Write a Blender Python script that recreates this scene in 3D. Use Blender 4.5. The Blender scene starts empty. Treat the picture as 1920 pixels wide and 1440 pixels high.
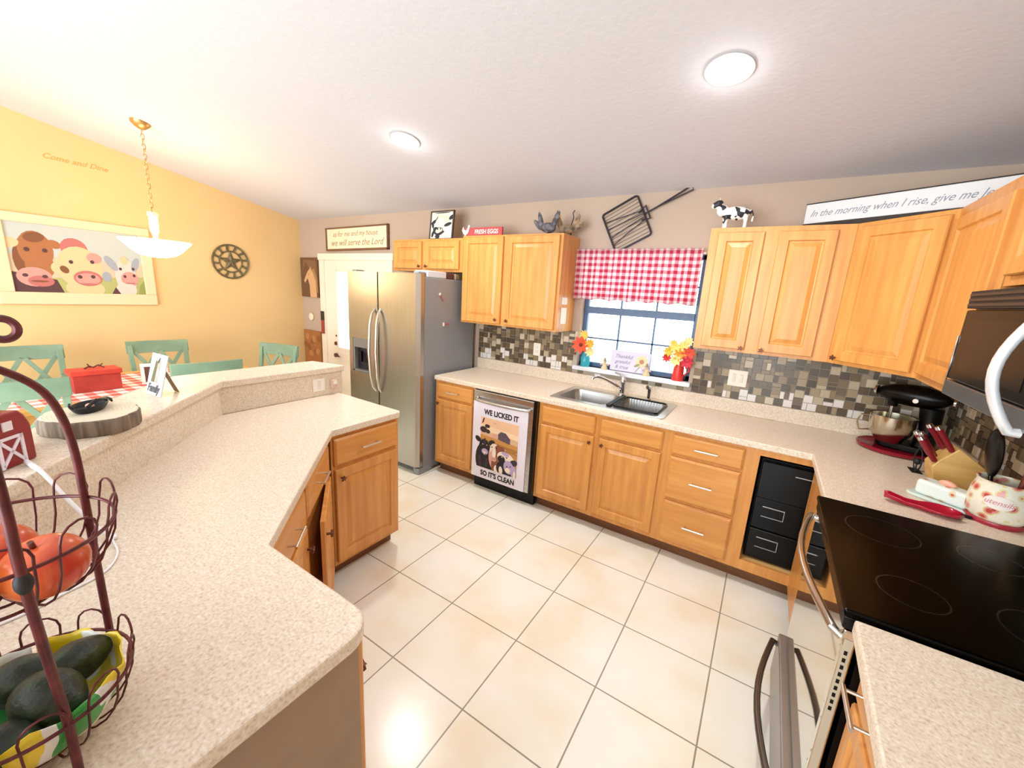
import bpy, bmesh, math, random
from mathutils import Vector, Matrix, Euler
random.seed(7)
SC = bpy.context.scene
COL = SC.collection
PI = math.pi
# ------------------------------------------------------------------ camera, world, light, exposure
CAM = (2.4113, -3.2059, 1.6489)
YAW, PITCH, ROLL, FPX = 0.5575, -0.2201, 0.0598, 753.0
def set_camera():
    cy, sy = math.cos(YAW), math.sin(YAW)
    f = Vector((-sy*math.cos(PITCH), cy*math.cos(PITCH), math.sin(PITCH)))
    r = Vector((cy, sy, 0)); u = r.cross(f)
    r2 = r*math.cos(ROLL)+u*math.sin(ROLL); u2 = -r*math.sin(ROLL)+u*math.cos(ROLL)
    cd = bpy.data.cameras.new('camera'); cd.sensor_width = 36; cd.lens = FPX/1920*36
    cd.clip_start = .02; cd.clip_end = 60
    c = bpy.data.objects.new('camera', cd); COL.objects.link(c)
    m = Matrix((r2, u2, -f)).transposed().to_4x4(); m.translation = CAM
    c.matrix_world = m; SC.camera = c
set_camera()
SC.view_settings.view_transform = 'Standard'; SC.view_settings.look = 'None'
SC.view_settings.gamma = 1; SC.view_settings.use_curve_mapping = False
SC.view_settings.exposure = 0.0
W = bpy.data.worlds.new('world'); SC.world = W; W.use_nodes = True
W.node_tree.nodes['Background'].inputs[0].default_value = (.84, .96, 1.0, 1)
W.node_tree.nodes['Background'].inputs[1].default_value = 4.5
def lamp(name, kind, loc, energy, color=(1, 1, 1), aim=None, **kw):
    d = bpy.data.lights.new(name, kind); d.energy = energy; d.color = color
    for k, v in kw.items(): setattr(d, k, v)
    o = bpy.data.objects.new(name, d); COL.objects.link(o); o.location = loc
    if aim is not None:
        o.rotation_euler = (Vector(aim)-Vector(loc)).to_track_quat('-Z', 'Y').to_euler()
    return o
# added soft area fill inside the rear wall, standing in for unseen windows
lamp('rear_fill', 'AREA', (0.6, -6.4, 1.5), 205, (.93, .965, 1.0), (0.6, 0, 1.2), shape='RECTANGLE', size=4.2, size_y=2.3)

# ------------------------------------------------------------------ material helpers
def lin(h):
    if isinstance(h, str):
        h = [int(h[i:i+2], 16)/255 for i in (0, 2, 4)]
        h = [c/12.92 if c <= .04045 else ((c+.055)/1.055)**2.4 for c in h]
    return (*h[:3], 1)
MATS = {}
def mat(name, col='cccccc', rough=.5, metal=0, **kw):
    if name in MATS: return MATS[name]
    m = bpy.data.materials.new(name); m.use_nodes = True
    b = m.node_tree.nodes['Principled BSDF']
    b.inputs['Base Color'].default_value = lin(col); b.inputs['Roughness'].default_value = rough
    b.inputs['Metallic'].default_value = metal
    for k, v in kw.items():
        b.inputs[k].default_value = v
    MATS[name] = m
    return m
def nodes(m):
    nt = m.node_tree
    return nt, nt.nodes, nt.links, nt.nodes['Principled BSDF']
def ramp(nt, stops, interp='LINEAR'):
    r = nt.nodes.new('ShaderNodeValToRGB'); r.color_ramp.interpolation = interp
    e = r.color_ramp.elements
    while len(e) < len(stops): e.new(.5)
    for i, (p, c) in enumerate(stops): e[i].position = p; e[i].color = lin(c)
    return r
def objco(nt, scale=(1, 1, 1), rot=(0, 0, 0), loc=(0, 0, 0)):
    t = nt.nodes.new('ShaderNodeTexCoord'); mp = nt.nodes.new('ShaderNodeMapping')
    mp.inputs['Scale'].default_value = scale; mp.inputs['Rotation'].default_value = rot; mp.inputs['Location'].default_value = loc
    nt.links.new(t.outputs['Object'], mp.inputs['Vector']); return mp
def noisy(name, stops, scale=(8, 8, 8), rough=.5, detail=4, nscale=1.0, bump=0, metal=0, **kw):
    if name in MATS: return MATS[name]
    m = mat(name, stops[0][1], rough, metal, **kw); nt, N, L, b = nodes(m)
    mp = objco(nt, scale); n = N.new('ShaderNodeTexNoise'); n.inputs['Scale'].default_value = nscale; n.inputs['Detail'].default_value = detail
    L.new(mp.outputs[0], n.inputs['Vector']); r = ramp(nt, stops); L.new(n.outputs['Fac'], r.inputs[0]); L.new(r.outputs[0], b.inputs['Base Color'])
    if bump:
        bp = N.new('ShaderNodeBump'); bp.inputs['Strength'].default_value = bump; bp.inputs['Distance'].default_value = .01
        L.new(n.outputs['Fac'], bp.inputs['Height']); L.new(bp.outputs[0], b.inputs['Normal'])
    return m
OAKS = [(.28, 'c88745'), (.5, 'd5944c'), (.72, 'dfa259')]
OAK = noisy('oak_upright', OAKS, (14, 14, 1.3), .33, 5, 2.0)
OAKH = noisy('oak_sideways', OAKS, (1.3, 14, 14), .33, 5, 2.0)
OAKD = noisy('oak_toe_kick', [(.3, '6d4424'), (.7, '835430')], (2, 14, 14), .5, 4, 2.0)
OAKIN = noisy('cabinet_inside', [(.3, 'd8ac6c'), (.7, 'e2bb80')], (2, 2, 12), .5, 4, 2.0)
ENDP = noisy('brown_end_panel', [(.3, '8f745a'), (.7, 'a0846a')], (3, 3, 3), .45, 4, 1.5)
def laminate():
    m = mat('speckled_laminate', 'dcc9b0', .38); nt, N, L, b = nodes(m)
    mp = objco(nt)
    n1 = N.new('ShaderNodeTexNoise'); n1.inputs['Scale'].default_value = 150; n1.inputs['Detail'].default_value = 3
    n2 = N.new('ShaderNodeTexNoise'); n2.inputs['Scale'].default_value = 45; n2.inputs['Detail'].default_value = 2
    for n in (n1, n2): L.new(mp.outputs[0], n.inputs['Vector'])
    r1 = ramp(nt, [(.30, 'cbb9a5'), (.42, 'dfd0bc'), (.55, 'e7dac8'), (.70, 'f1e8dc')])
    r2 = ramp(nt, [(.3, 'efe8de'), (.7, 'ffffff')])
    mx = N.new('ShaderNodeMix'); mx.data_type = 'RGBA'; mx.blend_type = 'MULTIPLY'; mx.inputs[0].default_value = .6
    L.new(n1.outputs['Fac'], r1.inputs[0]); L.new(n2.outputs['Fac'], r2.inputs[0])
    L.new(r1.outputs[0], mx.inputs[6]); L.new(r2.outputs[0], mx.inputs[7]); L.new(mx.outputs[2], b.inputs['Base Color'])
    return m
LAM = laminate()
def floor_tile():
    m = mat('cream_floor_tile', 'efe9d8', .22); nt, N, L, b = nodes(m)
    T = .4092
    mp = objco(nt, loc=(-.395+T*20, .943+T*20, 0))
    br = N.new('ShaderNodeTexBrick'); br.offset = 0; br.squash = 1
    for k, v in {'Scale': 1, 'Mortar Size': .0033, 'Mortar Smooth': .1, 'Bias': 0, 'Brick Width': T, 'Row Height': T}.items(): br.inputs[k].default_value = v
    br.inputs['Color1'].default_value = lin('f4f5ee'); br.inputs['Color2'].default_value = lin('f5f3e9'); br.inputs['Mortar'].default_value = lin('9d988c')
    L.new(mp.outputs[0], br.inputs['Vector'])
    mp2 = objco(nt); n = N.new('ShaderNodeTexNoise'); n.inputs['Scale'].default_value = 2.6; n.inputs['Detail'].default_value = 3
    L.new(mp2.outputs[0], n.inputs['Vector'])
    r = ramp(nt, [(.34, 'f8eedb'), (.46, 'fbf9f1'), (.58, 'ffffff')]); L.new(n.outputs['Fac'], r.inputs[0])
    mx = N.new('ShaderNodeMix'); mx.data_type = 'RGBA'; mx.blend_type = 'MULTIPLY'; mx.inputs[0].default_value = .8
    L.new(br.outputs['Color'], mx.inputs[6]); L.new(r.outputs[0], mx.inputs[7]); L.new(mx.outputs[2], b.inputs['Base Color'])
    bp = N.new('ShaderNodeBump'); bp.inputs['Strength'].default_value = .4; bp.inputs['Distance'].default_value = .003; bp.invert = True
    L.new(br.outputs['Fac'], bp.inputs['Height']); L.new(bp.outputs[0], b.inputs['Normal'])
    return m
TILE = floor_tile()
WALLT = noisy('tan_wall_paint', [(.3, 'b7a392'), (.7, 'bda999')], (1, 1, 1), .8, 2, 1.2)
WALLY = noisy('golden_wall_paint', [(.3, 'e1bf87'), (.7, 'e6c68f')], (1, 1, 1), .8, 2, 1.2)
CEILM = noisy('white_ceiling_paint', [(.3, 'cfcfd6'), (.7, 'd3d3da')], (1, 1, 1), .9, 3, 40, .1)
WHITE = mat('white_paint', 'f2ede6', .45)
DOORW = mat('cream_door_paint', 'f3e6d6', .45)
STEEL = noisy('brushed_steel', [(.3, 'b0aca6'), (.7, 'b9b5af')], (60, 60, 1.2), .3, 3, 1.5, metal=1)
STEELH = noisy('brushed_steel_sideways', [(.3, 'b4b2b0'), (.7, 'c8c6c4')], (1.2, 60, 60), .28, 3, 1.5, metal=1)
CHROME = mat('chrome', 'd6d6d8', .1, 1)
NICKEL = mat('brushed_nickel', 'd9d4cc', .28, 1)
BRONZE = mat('bronze', '6d3f33', .4, .5)
FGREY = mat('fridge_side_grey', '8d9196', .42)
BLACK = mat('black_plastic', '060607', .3, 0, **{'Specular IOR Level': .25})
BLACKM = mat('black_matte', '101012', .6)
BGLASS = mat('black_glass', '010101', .2, 0, **{'Specular IOR Level': .09})
WIRE = noisy('bronze_wire', [(.3, '4a1c1f'), (.7, '6b2d2f')], (40, 40, 40), .4, 2, 1.0, metal=.3)
IRON = mat('dark_iron', '3a3a42', .55, .4)
TEALM = noisy('sage_green_chair_paint', [(.3, '72907a'), (.7, '839f86')], (6, 6, 6), .45, 3, 1.0)
INK = mat('ink', '30302e', .7)
INKB = mat('pale_brown_ink', 'a5825c', .7)
PALE = mat('pale_plate', 'f0ece2', .4)
def glass():
    m = bpy.data.materials.new('window_glass'); m.use_nodes = True; nt = m.node_tree; nt.nodes.clear()
    o = nt.nodes.new('ShaderNodeOutputMaterial'); mx = nt.nodes.new('ShaderNodeMixShader'); mx.inputs[0].default_value = .06
    t = nt.nodes.new('ShaderNodeBsdfTransparent'); g = nt.nodes.new('ShaderNodeBsdfGlossy'); g.inputs['Roughness'].default_value = .02
    nt.links.new(t.outputs[0], mx.inputs[1]); nt.links.new(g.outputs[0], mx.inputs[2]); nt.links.new(mx.outputs[0], o.inputs[0])
    return m
GLASS = glass()
def emit(name, col, s):
    m = mat(name, col, .5); b = m.node_tree.nodes['Principled BSDF']
    b.inputs['Emission Color'].default_value = lin(col); b.inputs['Emission Strength'].default_value = s
    return m
def gingham(name, red, period, axes=(0, 2), pink=.5, trans=0, stripes=False):
    m = mat(name, 'f6eeee', .85); nt, N, L, b = nodes(m)
    t = N.new('ShaderNodeTexCoord'); s = N.new('ShaderNodeSeparateXYZ'); L.new(t.outputs['Object'], s.inputs[0])
    outs = []
    for a in axes:
        mul = N.new('ShaderNodeMath'); mul.operation = 'MULTIPLY'; mul.inputs[1].default_value = 1/period; L.new(s.outputs[a], mul.inputs[0])
        fr = N.new('ShaderNodeMath'); fr.operation = 'FRACT'; L.new(mul.outputs[0], fr.inputs[0])
        gt = N.new('ShaderNodeMath'); gt.operation = 'GREATER_THAN'; gt.inputs[1].default_value = .5; L.new(fr.outputs[0], gt.inputs[0]); outs.append(gt)
    ad = N.new('ShaderNodeMath'); ad.operation = 'ADD'; L.new(outs[0].outputs[0], ad.inputs[0]); L.new(outs[1].outputs[0], ad.inputs[1])
    hf = N.new('ShaderNodeMath'); hf.operation = 'MULTIPLY'; hf.inputs[1].default_value = .5; L.new(ad.outputs[0], hf.inputs[0])
    r = ramp(nt, [(0, 'faf2f2'), (.4, red[0]), (.9, red[1])], 'CONSTANT'); L.new(hf.outputs[0], r.inputs[0]); L.new(r.outputs[0], b.inputs['Base Color'])
    if trans:
        tr = N.new('ShaderNodeBsdfTranslucent'); L.new(r.outputs[0], tr.inputs[0]); mx = N.new('ShaderNodeMixShader'); mx.inputs[0].default_value = trans
        L.new(b.outputs[0], mx.inputs[1]); L.new(tr.outputs[0], mx.inputs[2]); L.new(mx.outputs[0], N['Material Output'].inputs[0])
    return m

# ------------------------------------------------------------------ mesh helpers
def smooth(pts, k=5):
    P = [Vector(p) for p in pts]; P = [P[0]*2-P[1]]+P+[P[-1]*2-P[-2]]; out = []
    for i in range(1, len(P)-2):
        a, b, c, d = P[i-1:i+3]
        for j in range(k):
            t = j/k; out.append(.5*((2*b)+(c-a)*t+(2*a-5*b+4*c-d)*t*t+(3*b-a-3*c+d)*t**3))
    return out+[P[-2]]
class G:
    def __init__(s): s.bm = bmesh.new(); s.mi = 0; s.lay = 0
    def _f(s, fs, smooth=False):
        for f in fs: f.material_index = s.mi; f.smooth = smooth
    def _face(s, vs, smooth=False):
        try: f = s.bm.faces.new(vs)
        except ValueError: return None
        f.material_index = s.mi; f.smooth = smooth; return f
    def box(s, x0, y0, z0, x1, y1, z1):
        x0, x1 = sorted((x0, x1)); y0, y1 = sorted((y0, y1)); z0, z1 = sorted((z0, z1))
        v = [s.bm.verts.new(p) for p in ((x0,y0,z0),(x1,y0,z0),(x1,y1,z0),(x0,y1,z0),(x0,y0,z1),(x1,y0,z1),(x1,y1,z1),(x0,y1,z1))]
        for q in ((3,2,1,0),(4,5,6,7),(0,1,5,4),(1,2,6,5),(2,3,7,6),(3,0,4,7)): s._face([v[i] for i in q])
        return s
    def bar(s, a, b, w, h, up=(0, 0, 1)):
        a, b = Vector(a), Vector(b); d = (b-a).normalized(); u = Vector(up); r = d.cross(u)
        if r.length < 1e-4: r = d.cross(Vector((1, 0, 0)))
        r.normalize(); u = r.cross(d)
        c = [(-w/2, -h/2), (w/2, -h/2), (w/2, h/2), (-w/2, h/2)]
        A = [s.bm.verts.new(a+r*x+u*y) for x, y in c]; B = [s.bm.verts.new(b+r*x+u*y) for x, y in c]
        s._face(A[::-1]); s._face(B)
        for i in range(4): j = (i+1) % 4; s._face([A[i], A[j], B[j], B[i]])
        return s
    def tube(s, pts, r, n=8, closed=False, caps=True):
        pts = [Vector(p) for p in pts]; k = len(pts); rs = r if isinstance(r, (list, tuple)) else [r]*k
        rings = []; prev = None
        for i, p in enumerate(pts):
            if closed: d = pts[(i+1) % k]-pts[i-1]
            else: d = pts[min(i+1, k-1)]-pts[max(i-1, 0)]
            d.normalize()
            if prev is None:
                x = d.orthogonal().normalized()
            else:
                x = prev-d*prev.dot(d)
                x = x.normalized() if x.length > 1e-6 else d.orthogonal().normalized()
            prev = x; y = d.cross(x)
            rings.append([s.bm.verts.new(p+(x*math.cos(2*PI*j/n)+y*math.sin(2*PI*j/n))*rs[i]) for j in range(n)])
        m = k if closed else k-1
        for i in range(m):
            a, b = rings[i], rings[(i+1) % k]
            off = 0
            if closed and i == k-1:
                off = min(range(n), key=lambda o: (a[0].co-b[o].co).length)
            for j in range(n): s._face([a[j], a[(j+1) % n], b[(j+1+off) % n], b[(j+off) % n]], True)
        if caps and not closed: s._face(rings[0][::-1]); s._face(rings[-1])
        return s
    def lathe(s, prof, c=(0, 0, 0), n=28, sx=1, sy=1):
        rings = []
        for r, z in prof:
            rings.append([s.bm.verts.new((c[0]+r*sx*math.cos(2*PI*j/n), c[1]+r*sy*math.sin(2*PI*j/n), c[2]+z)) for j in range(n)] if r > 1e-6
                         else [s.bm.verts.new((c[0], c[1], c[2]+z))])
        for a, b in zip(rings, rings[1:]):
            for j in range(n):
                k = (j+1) % n
                if len(a) == 1 and len(b) == 1: continue
                if len(a) == 1: s._face([a[0], b[k], b[j]], True)
                elif len(b) == 1: s._face([a[j], a[k], b[0]], True)
                else: s._face([a[j], a[k], b[k], b[j]], True)
        return s
    def ell(s, c, r, nu=16, nv=10, rot=None):
        M = Euler(rot).to_matrix() if rot else Matrix.Identity(3)
        rings = []
        for i in range(nv+1):
            th = PI*i/nv
            if i in (0, nv): rings.append([s.bm.verts.new(Vector(c)+M @ Vector((0, 0, r[2]*math.cos(th))))])
            else: rings.append([s.bm.verts.new(Vector(c)+M @ Vector((r[0]*math.sin(th)*math.cos(2*PI*j/nu), r[1]*math.sin(th)*math.sin(2*PI*j/nu), r[2]*math.cos(th)))) for j in range(nu)])
        for a, b in zip(rings, rings[1:]):
            for j in range(nu):
                k = (j+1) % nu
                if len(a) == 1: s._face([a[0], b[j], b[k]], True)
                elif len(b) == 1: s._face([a[k], a[j], b[0]], True)
                else: s._face([a[k], a[j], b[j], b[k]], True)
        return s
    def prism(s, pts, d0, d1, plane='xy'):
        f = {'xy': lambda a, b, d: (a, b, d), 'xz': lambda a, b, d: (a, d, b), 'yz': lambda a, b, d: (d, a, b)}[plane]
        A = [s.bm.verts.new(f(a, b, d0)) for a, b in pts]; B = [s.bm.verts.new(f(a, b, d1)) for a, b in pts]
        n = len(pts); s._face(A[::-1]); s._face(B)
        for i in range(n): j = (i+1) % n; s._face([A[i], A[j], B[j], B[i]])
        return s
    def plate(s, outer, holes, z0, z1):
        for z, top in ((z0, False), (z1, True)):
            es = []
            for lp in [outer]+holes:
                vs = [s.bm.verts.new((x, y, z)) for x, y in lp]
                es += [s.bm.edges.new((vs[i], vs[(i+1) % len(vs)])) for i in range(len(vs))]
                if not top: s._tmp = getattr(s, '_tmp', []) + [vs]
                else: s._tmp2 = getattr(s, '_tmp2', []) + [vs]
            r = bmesh.ops.triangle_fill(s.bm, use_beauty=True, use_dissolve=False, edges=es)
            s._f([f for f in r['geom'] if isinstance(f, bmesh.types.BMFace)])
        for a, b in zip(s._tmp, s._tmp2):
            for i in range(len(a)): j = (i+1) % len(a); s._face([a[i], a[j], b[j], b[i]])
        s._tmp = []; s._tmp2 = []
        return s
    def rings(s, rects, y0=0):
        """nested rectangles (inset, y) on a front x0..x1 z0..z1, last one capped"""
        (x0, z0, x1, z1), lst = rects
        prev = None
        for ins, y in lst:
            v = [s.bm.verts.new(p) for p in ((x0+ins, y, z0+ins), (x1-ins, y, z0+ins), (x1-ins, y, z1-ins), (x0+ins, y, z1-ins))]
            if prev is None: s._face(v[::-1])
            else:
                for i in range(4): j = (i+1) % 4; s._face([prev[i], prev[j], v[j], v[i]])
            prev = v
        s._face(prev); return s
    # flat printed shapes on a front facing -y: u = x, v = z, stacked in thin layers
    def ink(s, pts, mi, y=0.0):
        s.lay += 1; d = y-.00012*s.lay; s.mi = mi
        s._face([s.bm.verts.new((u, d, v)) for u, v in pts]); return s
    def dot(s, u, v, ru, rv, mi, y=0.0, rot=0, n=20):
        c, q = math.cos(rot), math.sin(rot)
        return s.ink([(u+ru*math.cos(2*PI*i/n)*c-rv*math.sin(2*PI*i/n)*q, v+ru*math.cos(2*PI*i/n)*q+rv*math.sin(2*PI*i/n)*c) for i in range(n)], mi, y)
    def move(s, M):
        bmesh.ops.transform(s.bm, matrix=M, verts=s.bm.verts); return s
    def obj(s, name, m, parent=None, bevel=0, loc=None, rot=None, seg=2, smooth=False):
        bmesh.ops.recalc_face_normals(s.bm, faces=s.bm.faces)
        for e in s.bm.edges:
            if len(e.link_faces) == 2 and e.calc_face_angle(0) > .7: e.smooth = False
        if smooth:
            for f in s.bm.faces: f.smooth = True
        me = bpy.data.meshes.new(name); s.bm.to_mesh(me); s.bm.free()
        for x in (m if isinstance(m, (list, tuple)) else [m]): me.materials.append(x)
        o = bpy.data.objects.new(name, me); COL.objects.link(o)
        if parent: o.parent = parent
        if loc: o.location = loc
        if rot: o.rotation_euler = rot
        if bevel:
            b = o.modifiers.new('bevel', 'BEVEL'); b.width = bevel; b.segments = seg; b.limit_method = 'ANGLE'; b.angle_limit = .6
        return o
def tag(o, label, cat, group=None, kind=None):
    o['label'] = label; o['category'] = cat
    if group: o['group'] = group
    if kind: o['kind'] = kind
    return o
def thing(name, label, cat, loc=(0, 0, 0), rot=0, group=None):
    o = bpy.data.objects.new(name, None); COL.objects.link(o); o.empty_display_size = .05
    o.location = loc; o.rotation_euler = rot if isinstance(rot, (tuple, list)) else (0, 0, rot)
    return tag(o, label, cat, group)
def struct(o):
    o['kind'] = 'structure'; return o
def dup(root, loc=None, rot=None, label=None, group=None):
    r = root.copy(); COL.objects.link(r)
    if loc is not None: r.location = loc
    if rot is not None: r.rotation_euler = rot if isinstance(rot, (tuple, list)) else (0, 0, rot)
    if label: r['label'] = label
    if group: r['group'] = group
    for ch in list(root.children):
        c = ch.copy(); COL.objects.link(c); c.parent = r
        for g in list(ch.children):
            d = g.copy(); COL.objects.link(d); d.parent = c
    return r
def text(name, s, size, m, parent=None, loc=(0, 0, 0), rot=(PI/2, 0, 0), shear=0, ext=.0004, sx=1, align='CENTER', bend=None, bold=0):
    cu = bpy.data.curves.new('lettering', 'FONT'); cu.body = s; cu.size = size; cu.extrude = ext; cu.shear = shear; cu.align_x = align; cu.align_y = 'CENTER'; cu.resolution_u = 3
    cu.offset = bold; cu.space_line = .95
    t = bpy.data.objects.new('tmp', cu); COL.objects.link(t)
    dg = bpy.context.evaluated_depsgraph_get(); dg.update()
    me = bpy.data.meshes.new_from_object(t.evaluated_get(dg)); me.name = name
    bpy.data.objects.remove(t); bpy.data.curves.remove(cu)
    for v in me.vertices:
        v.co.x *= sx
        if bend:
            a = v.co.x/bend; rr = bend+v.co.z; v.co = (rr*math.sin(a), v.co.y, rr*math.cos(a)-bend)
    me.materials.clear(); me.materials.append(m)
    o = bpy.data.objects.new(name, me); COL.objects.link(o)
    if parent: o.parent = parent
    o.location = loc; o.rotation_euler = rot
    return o
def rrect(x0, y0, x1, y1, r, n=5):
    out = []
    for cx, cy, a0 in ((x1-r, y0+r, -PI/2), (x1-r, y1-r, 0), (x0+r, y1-r, PI/2), (x0+r, y0+r, PI)):
        out += [(cx+r*math.cos(a0+PI/2*i/n), cy+r*math.sin(a0+PI/2*i/n)) for i in range(n+1)]
    return out
def arc(cx, cy, r, a0, a1, n=8): return [(cx+r*math.cos(a0+(a1-a0)*i/n), cy+r*math.sin(a0+(a1-a0)*i/n)) for i in range(n+1)]
# ------------------------------------------------------------------ the room
XL, XR, YR, SL, CH = -3.055, 3.35, -6.5, .185, 2.432
def ceil_z(y): return CH-SL*y
g = G(); g.box(XL-.1, YR-.1, -.1, XR+.1, .1, 0); struct(g.obj('floor', TILE))
# back wall with the window and door openings
WX0, WX1, WZ0, WZ1 = 1.06, 1.965, 1.085, 2.0
DX0, DX1, DZ1 = -2.52, -1.33, 1.93
g = G()
g.box(XL-.1, 0, 0, DX0, .12, CH+.05); g.box(DX0, 0, DZ1, DX1, .12, CH+.05); g.box(DX1, 0, 0, WX0, .12, CH+.05)
g.box(WX0, 0, 0, WX1, .12, WZ0); g.box(WX0, 0, WZ1, WX1, .12, CH+.05); g.box(WX1, 0, 0, XR+.1, .12, CH+.05)
wall_back = struct(g.obj('wall_back', WALLT))
g = G(); g.prism([(0.12, -.05), (YR-.12, -.05), (YR-.12, ceil_z(YR)+.1), (0.12, CH+.1)], XL-.1, XL, 'yz'); struct(g.obj('wall_left', WALLY))
g = G(); g.prism([(0.12, -.05), (YR-.12, -.05), (YR-.12, ceil_z(YR)+.1), (0.12, CH+.1)], XR, XR+.1, 'yz'); struct(g.obj('wall_right', WALLT))
g = G(); g.prism([(.12, ceil_z(.12)), (YR-.12, ceil_z(YR-.12)), (YR-.12, ceil_z(YR-.12)+.1), (.12, ceil_z(.12)+.1)], XL-.1, XR+.1, 'yz'); struct(g.obj('ceiling', CEILM))
g = G(); g.box(XL-.1, YR-.1, 0, -1.6, YR, 3.8); g.box(2.8, YR-.1, 0, XR+.1, YR, 3.8); g.box(-1.6, YR-.1, 2.75, 2.8, YR, 3.8); struct(g.obj('wall_rear', WALLT))

# mosaic backsplash: random rectangles packed on a grid
def mosaic():
    m = mat('mosaic_tile', 'b5a691', .25); nt, N, L, b = nodes(m)
    a = N.new('ShaderNodeVertexColor'); a.layer_name = 'tint'; L.new(a.outputs[0], b.inputs['Base Color']); return m
PAL = ['a99b86', 'b8ad9a', 'a09586', 'cfc5b1', 'c2b6a1', 'ddd6c6', '9a9082', 'b0a595', 'e6e0d4', 'a39886', '948a7d', 'c7bdab']
def splash(w, z0, z1, skip, glint_share):
    u = .0262; nx, nz = int(w/u), int(round((z1-z0)/u)); uz = (z1-z0)/nz
    used = set(); bm = bmesh.new(); lay = bm.loops.layers.color.new('tint')
    for k in range(nz):
        for i in range(nx):
            if (i, k) in used: continue
            for a, c in random.sample([(2, 2), (2, 1), (1, 2), (2, 2), (2, 2)], 5)+[(1, 1)]:
                cells = [(i+p, k+q) for p in range(a) for q in range(c)]
                if all(x[0] < nx and x[1] < nz and x not in used for x in cells): break
            used.update(cells)
            x0, x1, y0, y1 = i*u+.0012, (i+a)*u-.0012, z0+k*uz+.0012, z0+(k+c)*uz-.0012
            if skip(x0, x1, y0, y1): continue
            col = lin('f2f0ee') if (k < 4 and random.random() < glint_share) else lin(random.choice(PAL))  # whiter tiles in the lower rows are painted-in light reflections
            v = [bm.verts.new(p) for p in ((x0, 0, y0), (x1, 0, y0), (x1, 0, y1), (x0, 0, y1))]
            t = [bm.verts.new(p) for p in ((x0+.001, -.006, y0+.001), (x1-.001, -.006, y0+.001), (x1-.001, -.006, y1-.001), (x0+.001, -.006, y1-.001))]
            fs = [bm.faces.new(t)]+[bm.faces.new([v[j], v[(j+1) % 4], t[(j+1) % 4], t[j]]) for j in range(4)]
            for f in fs:
                for lp in f.loops: lp[lay] = col
    return bm
g = G(); g.bm.free(); g.bm = splash(XR-.0, 1.016, 1.373, lambda a, b, c, d: b > WX0-.005 and a < WX1+.01 and d > WZ0-.035, .34)
g.obj('tile_backsplash', mosaic(), wall_back, loc=(0, -.004, 0))
g = G(); g.box(0, -.004, 1.016, WX0, 0, 1.373); g.box(WX1+.01, -.004, 1.016, XR, 0, 1.373); g.box(WX0, -.004, 1.016, WX1+.01, 0, WZ0-.035); g.obj('grout', mat('grout', 'b5ab9c', .8), wall_back)
wr = bpy.data.objects['wall_right']
g = G(); g.bm.free(); g.bm = splash(2.6, 1.016, 1.373, lambda a, b, c, d: False, .1)
g.obj('tile_backsplash', mosaic(), wr, loc=(XR-.004, 0, 0), rot=(0, 0, -PI/2))

# window over the sink
win = struct(thing('window_1', 'dark blue framed sash window above the sink', 'window'))
WF = mat('dark_blue_window_frame', '3f5a7d', .4)
g = G(); y0, y1 = .05, .09
g.box(WX0, y0, WZ0, WX0+.035, y1, WZ1); g.box(WX1-.035, y0, WZ0, WX1, y1, WZ1); g.box(WX0, y0, WZ0, WX1, y1, WZ0+.035); g.box(WX0, y0, WZ1-.035, WX1, y1, WZ1)
g.obj('window_frame', WF, win, .003)
g = G(); g.box(WX0+.03, .035, 1.53, WX1-.03, .085, 1.585); g.obj('meeting_rail', WF, win, .003)
for zb, zt in ((WZ0+.035, 1.53), (1.585, WZ1-.035)):
    g = G(); g.box(WX0+.035, .068, zb, WX1-.035, .072, zt); g.obj('pane', GLASS, win)
    g = G(); ww = (WX1-WX0-.07)/3
    for i in (1, 2): g.box(WX0+.035+ww*i-.006, .06, zb, WX0+.035+ww*i+.006, .08, zt)
    zm = (zb+zt)/2; g.box(WX0+.035, .06, zm-.006, WX1-.035, .08, zm+.006); g.obj('muntin', WF, win)
g = G(); g.box(WX0-.02, -.055, WZ0-.032, WX1+.02, .05, WZ0); g.obj('sill', noisy('white_marble', [(.4, 'dfe3ea'), (.6, 'f2f4f7')], (6, 6, 6), .25, 4, 1.0), win, .004)

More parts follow.
